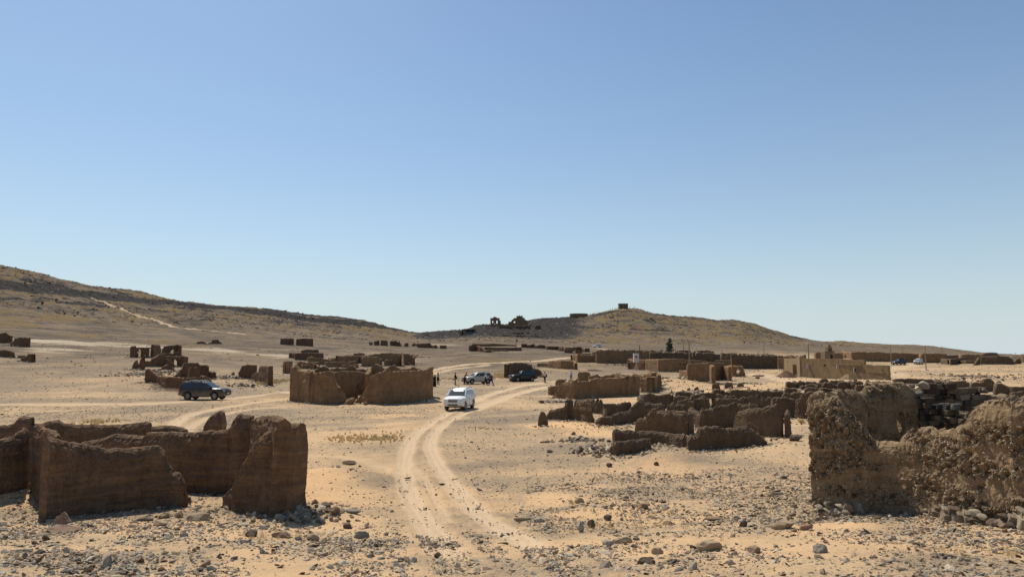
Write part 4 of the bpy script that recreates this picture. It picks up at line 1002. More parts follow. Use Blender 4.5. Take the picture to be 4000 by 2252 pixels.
# house with four openings
cA = hit(3126, 1471); cC = hit(3469, 1484); _m = (cC[1] - cA[1]) / (cC[0] - cA[0])
def on_front(px, t): a_, _ = ray(px, 1440); Y_ = (cA[1] - _m * cA[0]) / (1 - _m * a_); return (px, -Y_, t)
fr = [on_front(*q) for q in [(3126,1399),(3180,1400),(3272,1400),(3300,1402),(3337,1404.5),(3375,1402)]]
fr2 = [on_front(*q) for q in [(3376,1422),(3400,1423),(3403,1426),(3430,1425),(3469,1426)]]
H = empty('mud_house', (0, 0, 0)); tag(H, "plastered tan flat-roofed house with two cross-barred windows and one open dark window", "house")
wall(fr, th=.4, mat='house', parent=H, amp=.012, rough=.05, crisp=True); wall(fr2, th=.4, mat='house', parent=H, amp=.012, rough=.05, crisp=True)
cB = hit(3064, 1446); _q = on_front(3375, 1402); cM = at(3375, 1476, -_q[1]); cM[2] = float(gz(cM[0], cM[1], False))
zt = at(3126, 1399, cA[1])[2]
wall([], world_pts=[(cA[0], cA[1], cA[2], zt), (cB[0], cB[1], cB[2], at(3064, 1399, cB[1])[2])], th=.4, mat='house', parent=H, amp=.03, rough=.05, crisp=True, flip=False)
wall([], world_pts=[(cC[0], cC[1], cC[2], at(3469, 1426, cC[1])[2]), (cC[0] + .4, cC[1] + 1, cC[2], at(3469, 1426, cC[1])[2] - .5), (cC[0] + 3, cC[1] + 9, cC[2], at(3469, 1426, cC[1])[2] - 1)], th=.4, mat='house', parent=H, amp=.03, rough=.05, crisp=True, flip=False)
wall([], world_pts=[(cB[0], cB[1], cB[2], zt - .05), (cB[0] + 1.2, cB[1] + .6, cB[2], zt - .6), (cM[0] + 2.5, cM[1] + 9, cM[2], zt - .9)], th=.35, mat='house', parent=H, amp=.03, rough=.04, crisp=True)
wall([], world_pts=[(cM[0], cM[1] + .4, cM[2], at(3375, 1402, cM[1])[2]), (cM[0] + 2.5, cM[1] + 9, cM[2], zt - .9)], th=.35, mat='house', parent=H, amp=.03, rough=.04, crisp=True)
roof_slab(H, [(cA[0] + .2, cA[1] + .3), (cM[0] - .2, cM[1] + .3), (cM[0] + 2.2, cM[1] + 8.8), (cB[0] + .3, cB[1] - .2)], zt - .8)
roof_slab(H, [(cM[0], cM[1] + .3), (cC[0] - .2, cC[1] + .3), (cC[0] + 2.7, cC[1] + 8.8), (cM[0] + 2.6, cM[1] + 8.8)], at(3469, 1426, cC[1])[2] - 1.0)
def window(parent, px, py, w, h, pts, bars=True, pale=False):
    Y = face_at(px, pts); sc = Y / F; c = at(px, py, Y - .05)
    ws_, hs = w * sc, h * sc
    m = MB(); t = .08 if not pale else .11
    for sx in (-1, 1): m.box(c + np.array([sx * (ws_ / 2), -.02, 0]), (t, .08, hs + t))
    for sz in (-1, 1): m.box(c + np.array([0, -.021, sz * hs / 2]), (ws_ + t * .98, .078, t))
    if bars:
        m.box(c + np.array([0, -.022, 0]), (.09, .07, hs)); m.box(c + np.array([0, -.023, 0]), (ws_, .065, .09))
    f = m.build('window', M['frame'], parent)
    MB().box(c, (ws_, .04, hs)).build('pane', M['pane' if bars else 'hole'], f)
window(H, 3158, 1429, 10, 15, fr); window(H, 3274, 1430, 10, 15, fr); window(H, 3340, 1444, 8.5, 17, fr + fr2, bars=False, pale=True)
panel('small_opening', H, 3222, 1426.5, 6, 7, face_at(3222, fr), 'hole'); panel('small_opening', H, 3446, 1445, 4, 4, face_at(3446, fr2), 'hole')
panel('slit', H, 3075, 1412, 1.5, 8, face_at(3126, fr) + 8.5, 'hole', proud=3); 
# lean-to beside the door
hb = hit(3068, 1456); he = hit(3096, 1464)
wall([(3064,1456,1424),(3080,1460,1423),(3097,1464,1423)], th=1.6, mat='house', parent=H, amp=.02, rough=.02, crisp=True)
b1 = at(3063, 1404, hb[1]); 
for px in (3072, 3084, 3100, 3112): 
    q = at(px, 1404, float(np.interp(px, [3064, 3126], [cB[1], cA[1]])) - .12); MB().tube(q + np.array([-.05, -.1, 0]), q + np.array([.1, .35, 0]), .045).build('roof_beam', M['wood'], H)

# earth heaps by the house
def heap(px, py, hw, top, label, mat='brown'):
    h = hit(px, py); r = hw * h[1] / F; ht = (py - top) * h[1] / F
    n, k = 48, 12; V = []; 
    for j in range(k + 1):
        f = j / k
        for i in range(n):
            a = 2 * PI * i / n; rr = r * (1 - f) * (1 + .10 * math.sin(3 * a + 1) + .05 * math.sin(7 * a))
            x, y = h[0] + rr * math.cos(a), h[1] + rr * math.sin(a) * .9
            g = float(gz(x, y, False)); z = g - .15 * (1 - f) + ht * (f ** .9 - .10 * max(0, f - .85) / .15)
            V.append((x + .05 * vn(x * 5, y * 5, z * 5), y, z + .06 * float(vn(x * 6, y * 6))))
    Fc = [(j * n + i, j * n + (i + 1) % n, (j + 1) * n + (i + 1) % n, (j + 1) * n + i) for j in range(k) for i in range(n)] + [tuple(k * n + i for i in range(n))]
    o = mk('earth_heap', np.array(V), Fc, M[mat], None, False); tag(o, label, "earth heap", "earth heaps by the windowed house"); return o
heap(3073, 1472, 42, 1444, "reddish cone of earth at the left corner of the windowed house", 'red')
heap(3310, 1481, 34, 1459, "pale cone of rubble and earth below the open dark window of the house", 'house')

# small stepped tower with a round hole
T = empty('stepped_tower', (0, 0, 0)); tag(T, "small stepped mud tower with a dark doorway rising behind the windowed house", "tower")
Yt = 150
def tbox(px0, px1, pyt, pyb, Y, dep, mat='house', name='tier', parent=T, bev=.06):
    a, b = at(px0, pyt, Y), at(px1, pyb, Y); 
    return MB().box(((a[0] + b[0]) / 2, Y + dep / 2, (a[2] + b[2]) / 2), (b[0] - a[0], dep, a[2] - b[2]), bev=bev).build(name, M[mat], parent)
tbox(3222, 3262, 1373, 1412, Yt, 2.1); tbox(3232, 3252, 1355, 1373.2, Yt + .5, 1.1); tbox(3236, 3246, 1346, 1355.2, Yt + .7, .6, bev=.1)
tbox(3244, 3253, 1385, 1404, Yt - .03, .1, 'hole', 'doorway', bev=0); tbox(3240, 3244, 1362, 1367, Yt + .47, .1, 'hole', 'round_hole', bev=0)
tbox(3222, 3232, 1370.5, 1373.2, Yt, .3, name='parapet'); tbox(3252, 3262, 1370.5, 1373.2, Yt, .3, name='parapet')

# long mud building far right
LBp = [(3297,1398,1372),(3340,1400,1374),(3380,1402,1376),(3440,1404,1378),(3500,1406,1380),(3560,1410,1383),(3604,1413,1385)]
LB = ruin("very long low mud building with blue-grey doors behind the far parked cars", [dict(p=LBp), dict(p=[(3297,1398,1372),(3293,1392,1370),(3288,1386,1369)])], mat='brown', th=.5, amp=.07, rough=.12, name='long_building', cat='building')
for px, w, mt in [(3305, 6, 'hole'), (3324, 6, 'door'), (3425, 9, 'door'), (3461, 9, 'brown'), (3380, 4, 'hole'), (3540, 4, 'hole')]:
    Y = face_at(px, LBp); b = float(np.interp(px, [3297, 3604], [1397, 1412])); panel('door', LB, px, b - 6.5, w, 12, Y, mt, proud=.18)
roofP = resolve(LBp); roof_slab(LB, [(roofP[0, 0], roofP[0, 1] + .5), (roofP[-1, 0], roofP[-1, 1] + .5), (roofP[-1, 0] + 1, roofP[-1, 1] + 9), (roofP[0, 0] - 3, roofP[0, 1] + 9)], roofP[:, 3].min() - .2, mat='brown')
ruin("second row of mud roofs behind the far long building", [[(3190,-262,1374),(3240,-262,1376),(3290,-260,1376)], [(3330,-256,1372),(3440,-256,1375),(3600,-256,1380)], [(3604,-250,1380),(3640,-250,1379),(3700,-250,1381)], [(3760,-255,1383),(3840,-255,1384)]], mat='brown', th=2.5, amp=.15, rough=.25, foot=False)

# village walls in the middle right
A1 = ruin("low mud yard wall with pale boards slid over its corner", [dict(p=[(2235,1406,1385),(2245,1410,1384),(2257,1415,1383)]), dict(p=[(2257,1415,1383),(2280,1415,1387),(2370,1411,1388)]), dict(p=[(2235,1406,1385),(2262,1399,1380),(2310,1398,1379)], rough=.05)], mat='brown', th=.5, amp=.06, rough=.07)
m_ = MB()
for k in range(6):
    p0 = at(2268 + k * 8, 1379.5 - (k % 2) * .5, 172); p1 = at(2279 + k * 8, 1389, 164); m_.box((p0 + p1) / 2, (.42, float(np.linalg.norm((p1 - p0)[:2])), .05), rz=-math.atan2(p1[0] - p0[0], p1[1] - p0[1]) + .02 * k)
m_.build('pale_board', M['plank'], A1)
A2p = [(2312,1409,1374),(2340,1411,1372),(2400,1413,1373),(2470,1413,1374),(2550,1412,1376)]
A2 = ruin("long rough stone-topped village wall with one dark doorway", [dict(p=A2p, holes=[(2409,1401,5,13,6)])], mat='brown', th=.8, amp=.14, rough=.16)
Yd = face_at(2409, A2p); panel('doorway', A2, 2409, 1400.5, 10, 26, Yd + .6, 'hole', proud=0)
A3 = empty('whitewashed_block', (0, 0, 0)); tag(A3, "small whitewashed block with a square opening above the long mud house", "hut")
y3 = 150; q = at(2486, 1391, y3); sc = y3 / F
MB().box((q[0], y3 + .5, q[2] - .3), (20 * sc, 1.0, 23 * sc + .6), bev=.06).build('wall', M['white'], A3); MB().box((q[0] - 1 * sc, y3 - .02, q[2] - .1), (8 * sc, .06, 8 * sc)).build('opening', M['brown'], A3)
bandA = ruin("continuous band of stone-topped mud walls crossing the village below the tree", [dict(p=[(2548,1404,1378),(2600,1404,1380),(2680,1404,1380),(2760,1405,1382),(2840,1406,1384),(2900,1408,1386),(3000,1410,1388),(3056,1412,1390)], rough=.2), dict(p=[(2540,-178,1376),(2620,-178,1377),(2700,-178,1377),(2790,-178,1379)], rough=.22), dict(p=[(2860,-175,1384),(2940,-175,1386),(3058,-175,1390)], rough=.22)], mat='grey', th=1.2, amp=.2)
bandB = ruin("faint farther band of low mud walls left of the tree", [[(2330,-205,1368),(2380,-205,1366),(2470,-205,1368),(2560,-205,1370)], [(2480,-214,1366),(2530,-214,1368),(2590,-214,1369)]], mat='brown', th=2, amp=.2, rough=.3, foot=False)
bandC = ruin("low dark red mud wall farther back, right of the tree and the poles", [[(2645,-225,1369),(2670,-225,1367),(2700,-225,1370)], [(2715,-222,1369),(2760,-222,1368),(2788,-222,1370)], [(2820,-215,1378),(2880,-215,1379),(2990,-215,1382)]], mat='red', th=2, amp=.15, rough=.18, foot=False)
bandD = ruin("scattered low mud walls left of the stepped tower", [[(2905,-200,1380),(2960,-200,1381),(3040,-200,1384)], [(3010,-190,1392),(3100,-188,1393),(3150,-188,1394)], [(3080,-196,1386),(3130,-196,1388),(3150,-196,1385)]], mat='brown', th=2, amp=.2, rough=.3, foot=False)
# long house in front of the band
B1p = [(2460,1441,1403),(2500,1443,1403),(2518,1444,1403)]; B2p = [(2521,1445,1403),(2567,1449,1402),(2570,1451,1401),(2620,1452,1400),(2660,1453,1401),(2700,1450,1404),(2765,1445,1409)]
B = ruin("long plain mud house wall with tiny square holes, behind the room with a window gap", [dict(p=[(2460,1441,1403),(2490,1443,1403)], mat='brown'), dict(p=[(2490,1443,1403),(2518,1444,1403)]), dict(p=B2p), dict(p=[(2460,1441,1404),(2466,1432,1400),(2480,1424,1398)])], mat='brown', th=.5, amp=.06, rough=.07, name='mud_building', cat='building')
for px, py, s_ in [(2528, 1428, 4), (2496, 1414, 2.5), (2600, 1430, 2.5), (2657, 1422, 4.5), (2673, 1422, 4.5)]: panel('small_hole', B, px, py, s_, s_ * 1.3, face_at(px, B1p + B2p), 'hole', proud=.14)
rb = resolve(B2p); roof_slab(B, [(rb[0, 0], rb[0, 1] + .4), (rb[-1, 0], rb[-1, 1] + .4), (rb[-1, 0] + 1, rb[-1, 1] + 8), (rb[0, 0] - 3, rb[0, 1] + 8)], rb[:, 3].min() - .25, mat='brown')
C1p = [(2763,1427,1408),(2800,1428,1406),(2860,1430,1406),(2897,1431,1407)]
Cc = ruin("mud yard wall with a red door at its right end, below the band of walls", [dict(p=C1p)], mat='brown', th=.6, amp=.07, rough=.08)
panel('red_door', Cc, 2902, 1415, 8, 27, face_at(2897, C1p), 'reddoor', proud=.0, thick=.2)
D1p = [(2907,1432,1402),(2950,1434,1404),(2990,1438,1406),(2994,1438,1408),(3040,1441,1407)]
D = ruin("rough plastered yard wall ending at a blue double door, left of the windowed house", [dict(p=D1p), dict(p=[(3040,-172,1398),(3064,-172,1397)])], mat='brown', th=.6, amp=.08, rough=.08)
panel('blue_door', D, 3051, 1425, 22, 32, face_at(3040, D1p), 'door', proud=-.1, thick=.15)
# ruined room with a window gap
ruin("roofless mud room with a square window gap through its right wall", [
 dict(p=[(2653,1475,1446),(2690,1479,1447),(2730,1483,1450)]), dict(p=[(2730,1483,1450),(2752,1476,1449),(2771,1468,1448)]), dict(p=[(2686,-112,1432),(2690,-112,1421),(2720,-112,1420),(2766,-112,1420),(2772,-112,1430)]),
 dict(p=[(2770,-107,1428),(2774,-105,1424),(2778,-104,1430)]), dict(p=[(2778,1473,1431),(2790,1477,1429),(2838,1486,1430),(2845,1487,1433)], holes=[(2817,1455,5,11,4)]), dict(p=[(2842,1470,1425),(2860,1471,1426),(2878,1471,1428),(2896,1471,1427),(2900,1471,1436),(2905,1471,1462)], holes=[(2881,1449,7.5,8,5)]),
 dict(p=[(2745,-116,1416),(2780,-116,1415),(2830,-118,1418)])], mat='brown', th=.6, amp=.08, rough=.1, rub=1.5)

# ------------------------------------------------------------------ buildings on the castle hill
def skyline(label, name, Y, base, outline, holes, th, mat='brown', cat='ruin', parts=(), **kw):
    return ruin(label, [dict(p=[(x, -Y, t) for x, t in outline], holes=holes, rough=0, crisp=True, amp=.10, foot=False, th=th, mat=mat, **kw)] + list(parts), name=name, cat=cat)
skyline("square castle ruin with two bright window holes on the dark hill crest", 'castle_ruin', 560, 1271,
 [(1915.5,1241.5),(1925.9,1241.5),(1926,1237),(1938,1237),(1941.5,1241),(1951.4,1241),(1951.6,1250.5),(1956,1251),(1956.3,1264),(1964,1265),(1966,1268)], [(1924.6,1256.4,2.3,5,5),(1941,1257,2.4,6.2,5),(1932.8,1266.5,1.2,3.5)], 1.6, ds=.2)
skyline("castle ruin with battlement horns on its central tower, right of the square one", 'castle_ruin', 575, 1271,
 [(1986,1256),(1997,1255),(1999,1249),(2006,1245),(2006.2,1241.6),(2017,1241),(2018,1230),(2020,1233.5),(2026,1233),(2028,1229),(2031,1233),(2039,1233),(2041,1229.6),(2042,1240),(2049,1240),(2050,1247),(2062,1252),(2064,1266)], [(2009.6,1257,3.4,3),(2024.5,1265,1.1,4,5)], 2.0, ds=.25)
ruin("collapsed stone remains strewn between the two castle ruins", [dict(p=[(1940,-552,1275),(1962,-552,1271),(1975,-552,1270),(1990,-552,1273),(2004,-552,1275)], rough=1.2), dict(p=[(2010,-556,1275),(2022,-556,1271),(2035,-556,1274)], rough=.6), dict(p=[(2044,-558,1272),(2060,-558,1269),(2072,-558,1273)], rough=.6), dict(p=[(2090,-560,1270),(2104,-560,1267),(2112,-560,1270)], rough=.5)], mat='grey', th=2.5, amp=.5, foot=False, ds=.6)
CB = empty('modern_building', (0, 0, 0)); tag(CB, "boxy building with a wide dark glazed front at the left foot of the castle hill", "building")
yb = 505
def cbox(parent, px0, px1, py0, py1, Y, dep, mat, name):
    a, b = at(px0, py0, Y), at(px1, py1, Y); return MB().box(((a[0] + b[0]) / 2, Y + dep / 2, (a[2] + b[2]) / 2), (b[0] - a[0], dep, a[2] - b[2])).build(name, M[mat], parent)
cbox(CB, 1805, 1858, 1286.5, 1312, yb, 8, 'house', 'wall'); cbox(CB, 1803.5, 1859, 1285, 1286.6, yb - .5, 9, 'grey', 'roof')
cbox(CB, 1821, 1836, 1288, 1295.5, yb - .1, .3, 'hole', 'window'); cbox(CB, 1838, 1852, 1288, 1295.5, yb - .1, .3, 'hole', 'window'); cbox(CB, 1805.5, 1809, 1288, 1306, yb - .1, .3, 'hole', 'door'); cbox(CB, 1821, 1858, 1296.5, 1306, yb - .15, .3, 'blue', 'painted_base')
SB = empty('small_hut', (0, 0, 0)); tag(SB, "tiny orange hut left of the boxy building with the dark front", "hut"); cbox(SB, 1796, 1804, 1294, 1308, yb, 4, 'house', 'wall'); cbox(SB, 1795.6, 1804.4, 1293.2, 1294.1, yb - .3, 4.6, 'grey', 'roof')
BW = empty('painted_wall', (0, 0, 0)); tag(BW, "blue and rust painted wall right of the boxy building", "wall"); cbox(BW, 1859, 1873, 1296, 1308, yb, .8, 'red', 'wall'); cbox(BW, 1874, 1888, 1297, 1308, yb, .8, 'blue', 'painted_panel')
ruin("long dark terrace wall stepping along the hill below the castle ruins", [dict(p=[(1892,-505,1297),(1950,-508,1298),(2000,-512,1298),(2036,-514,1298),(2040,-514,1294),(2046,-514,1302)]), dict(p=[(1930,-470,1307),(2000,-476,1308),(2050,-482,1309),(2120,-486,1312)])], mat='grey', th=1.5, amp=.4, rough=.5, foot=False, ds=.8)
HB = empty('stone_hut', (0, 0, 0)); tag(HB, "dark square stone hut on the very top of the castle hill", "hut")
cbox(HB, 2419, 2453.5, 1185.5, 1203, 728, 8, 'dark', 'wall'); cbox(HB, 2418, 2454.5, 1184.6, 1185.6, 727.6, 8.8, 'grey', 'roof'); cbox(HB, 2424, 2427, 1190, 1198, 727.9, .3, 'hole', 'door')
RB = empty('round_wall', (0, 0, 0)); tag(RB, "low curved wall of a round basin on the left shoulder of the castle hill", "basin"); V = []; n = 40; cx = at(2264, 1223, 712)
for i in range(n + 1):
    a = PI + PI * i / n
    for (rr, z) in ((9.2, cx[2] - 5), (9.2, cx[2]), (8.4, cx[2]), (8.4, cx[2] - 5)): V.append((cx[0] + rr * math.cos(a), cx[1] + 9 + rr * math.sin(a), z))
mk('wall', np.array(V), [(4 * i + j, 4 * i + (j + 1) % 4, 4 * i + 4 + (j + 1) % 4, 4 * i + 4 + j) for i in range(n) for j in range(4)], M['dark'], RB)

# ------------------------------------------------------------------ poles
def pole(px, base, top, Y=None, label='', w=.16, foot=False, arm=0, lamp=False, lean=0, mat='wood'):
    if Y is None: h = hit(px, base); Y = h[1]
    a = at(px, base, Y); g = float(gz(a[0], Y, False)); z1 = at(px, top, Y)[2]
    r = empty('utility_pole', (a[0], Y, g)); tag(r, label, "pole", "wooden poles of the village power line")
    H_ = z1 - g
    MB().tube((0, 0, -.4), (lean * H_, 0, H_), w * .62, w * .42, n=10).build('post', M[mat], r)
    if foot: MB().box((0, 0, .12), (1.0, .8, .34), bev=.05).build('concrete_foot', M['conc'], r)
    if arm:
        m = MB(); m.tube((-.45 + lean * H_, 0, H_ - .25), (.45 + lean * H_, 0, H_ - .25), .035)
        for s_ in (-.4, 0, .4): m.tube((s_ + lean * H_, 0, H_ - .25), (s_ + lean * H_, 0, H_ - .05), .05)
        m.build('crossarm', M['steel'], r)
    if lamp: MB().tube((lean * H_, 0, H_ - .15), (lean * H_ - .5, -.5, H_ + .1), .04).box((lean * H_ - .6, -.6, H_ + .1), (.45, .3, .16), bev=.04).build('street_lamp_head', M['lamp'], r)
    return Vector((a[0] + lean * H_, Y, z1 - .1))
t1 = pole(3618, 1446, 1352, None, "tallest wooden pole with white concrete foot right of the two far parked cars", .22, True, 1)
t2 = pole(3482, 1428, 1350, None, "wooden pole with white foot standing in front of the far dark car", .22, True, 1)
t3 = pole(3681, 1400, 1352, 330, "thin pole with crossarm against the sandy far hill", .2, arm=1)
t4 = pole(3159, 1402, 1342, 165, "double-width pole behind the roof of the windowed house carrying a lamp", .26, lamp=True, arm=1)
t5 = pole(2985, 1396, 1347, 190, "pole with small lamp left of the windowed house", .17, lamp=True)
t6 = pole(2693, 1404, 1329, 150, "tall pale pole rising from the roof of the long plain mud house", .24, lamp=False)
t7 = pole(2671, 1392, 1335, 190, "thinner pole just left of the tall pale pole", .18)
t8 = pole(2243, 1384, 1333, 185, "thin pole above the yard wall with pale boards", .14)
t9 = pole(2016, 1362, 1305, 300, "pole standing behind the long low courtyard house", .32)
t10 = pole(3526, 1385, 1357, 420, "faint thin pole far behind the two far parked cars", .2)
t11 = pole(3968, 1386, 1376, 420, "short pole on the skyline at the far right edge", .2)
t12 = pole(2499, 1384, 1349, 205, "short thick post in the band of walls left of the tree", .3)
# tilted lamp posts
def lamppost(px, base, top, Y, lean, label):
    a = at(px, base, Y); z1 = at(px, top, Y)[2]; H_ = z1 - a[2]; r = empty('lamp_post', a); tag(r, label, "lamp post", "leaning solar lamps of the village")
    MB().tube((0, 0, -.6), (lean * H_, 0, H_), .09, .07).build('post', M['plank'], r); MB().box((lean * H_, 0, H_ + .35), (.34, .10, .55 if lean < .2 else 1.0), bev=.04, ry=.15).build('white_panel', M['conc'], r)
lamppost(2717, 1378, 1356, 175, .25, "leaning lamp post with a tall white panel right of the tall pale pole")
lamppost(2640, 1380, 1360, 185, -.1, "bent lamp post with a white head beside the tree")
lamppost(2704, 1382, 1374, 170, .05, "short post with round white head between the poles")
lamppost(2820, 1384, 1371, 190, 0, "small post with pale head over the band of walls")
lamppost(2963, 1388, 1376, 180, 0, "low white dish on a stub left of the lamp pole")
def cable(a, b, label):
    pts = [a.lerp(b, k / 14) + Vector((0, 0, -4 * .02 * (a - b).length * (k / 14) * (1 - k / 14))) for k in range(15)]
    o = MB().path(pts, .025, 5).build('power_cable', M['cable']); tag(o, label, "cable", "cables of the village power line")
cable(t1, t2, "sagging cable between the two poles with white feet"); cable(t1, t3, "cable from the tallest pole to the thin pole by the sandy hill"); cable(t2, t4, "cable running left from the pole by the dark car to the lamp pole"); cable(t4, t5, "cable between the lamp poles over the windowed house")
cable(t6, t5, "long cable from the tall pale pole towards the windowed house"); cable(t3, t11, "cable leaving the frame towards the far right skyline")

# ------------------------------------------------------------------ tree and bushes
def leafmat(name, c1, c2):
    m, nt, b = newmat(name); n = noise(nt, pos(nt), 1.6, 4)
    nt.links.new(mix(nt, ramp(nt, n, [(.35, gr(0)), (.65, gr(1))]), c1, c2), b.inputs["Base Color"]); b.inputs["Roughness"].default_value = .7
    return m
M['leaf'] = leafmat('conifer_green', (.035, .065, .028), (.075, .12, .05)); M['bark'] = flat('bark', (.14, .10, .07), .9)
M['dry'] = leafmat('dry_scrub', (.16, .13, .07), (.10, .10, .05)); M['straw'] = leafmat('straw', (.80, .62, .32), (.66, .50, .24))
def cloud_leaves(C, R, n, size, rng):
    V = []; Fc = []
    for c, r in zip(C, R):
        k = max(4, int(n * r ** 2)); d = rng.normal(size=(k, 3)); d /= np.linalg.norm(d, axis=1)[:, None]; p = c + d * r * rng.uniform(.35, 1.0, (k, 1)) ** .6
        for q in p:
            a = rng.normal(size=3); a /= np.linalg.norm(a); b = np.cross(a, rng.normal(size=3)); b /= np.linalg.norm(b) + 1e-9
            s_ = size * rng.uniform(.6, 1.5); i = len(V); V += [q - a * s_, q + b * s_ * .6, q + a * s_, q - b * s_ * .6]; Fc.append((i, i + 1, i + 2, i + 3))
    return np.array(V), Fc
def tree():
    Y = 182; base = at(2609, 1386, Y); top = at(2617, 1318, Y); g = float(gz(base[0], Y, False)); Ht = top[2] - g
    r = empty('conifer_tree', (base[0], Y, g)); tag(r, "lone dark green conical tree behind the village walls", "tree"); rng = np.random.default_rng(2)
    m = MB(); m.tube((0, 0, -.3), (.1, 0, Ht * .35), .2, .14); m.tube((.1, 0, Ht * .35), (.5, 0, Ht * .96), .14, .02); C = []; R = []
    for k in range(90):
        f = rng.uniform(.08, .97); a = rng.uniform(0, 2 * PI); w = 1.75 * (1 - f) ** .75 * (1.1 if f < .5 else 1.0) + .1
        d = w * rng.uniform(.35, 1.0); c = np.array([.1 + .45 * f + d * math.cos(a), d * math.sin(a), f * Ht]); C.append(c); R.append(.30 + .36 * (1 - f) * rng.uniform(.6, 1.2))
        m.tube((.1 + .4 * f, 0, f * Ht * .9), tuple(c), .035, .012, n=5)
    m.build('trunk', M['bark'], r); V, Fc = cloud_leaves(np.array(C), R, 620, .085, rng); mk('crown', V, Fc, M['leaf'], r)
tree()
def bush(px, py, w, h, label, n=260, mat='dry', leaf=.03, Y=None):
    p = hit(px, py) if Y is None else at(px, py, Y); sc = p[1] / F; r = empty('bush', p); tag(r, label, "bush"); rng = np.random.default_rng(int(px)); C = []; R = []; m = MB()
    for k in range(14):
        a = rng.uniform(0, 2 * PI); d = rng.uniform(0, w * sc * .42); c = np.array([d * math.cos(a), d * math.sin(a), h * sc * rng.uniform(.25, .75)]); C.append(c); R.append(h * sc * .28); m.tube((0, 0, -.05), tuple(c), .02 * p[1] / 60, .008, n=4)
    m.build('stem', M['bark'], r); V, Fc = cloud_leaves(np.array(C), R, n / max(h * sc, .3) ** 2, leaf * max(1, p[1] / 60), rng); mk('foliage', V, Fc, M[mat], r)
bush(1450, 1348, 26, 17, "dark leafless bush left of the ragged wall row", mat='dry')
bush(2840, 1398, 26, 12, "grey green scrub on the village wall tops", mat='dry', Y=168)
bush(3130, 1655, 26, 26, "pale green bush in the slot beside the right foreground ruin", mat='straw', Y=40)
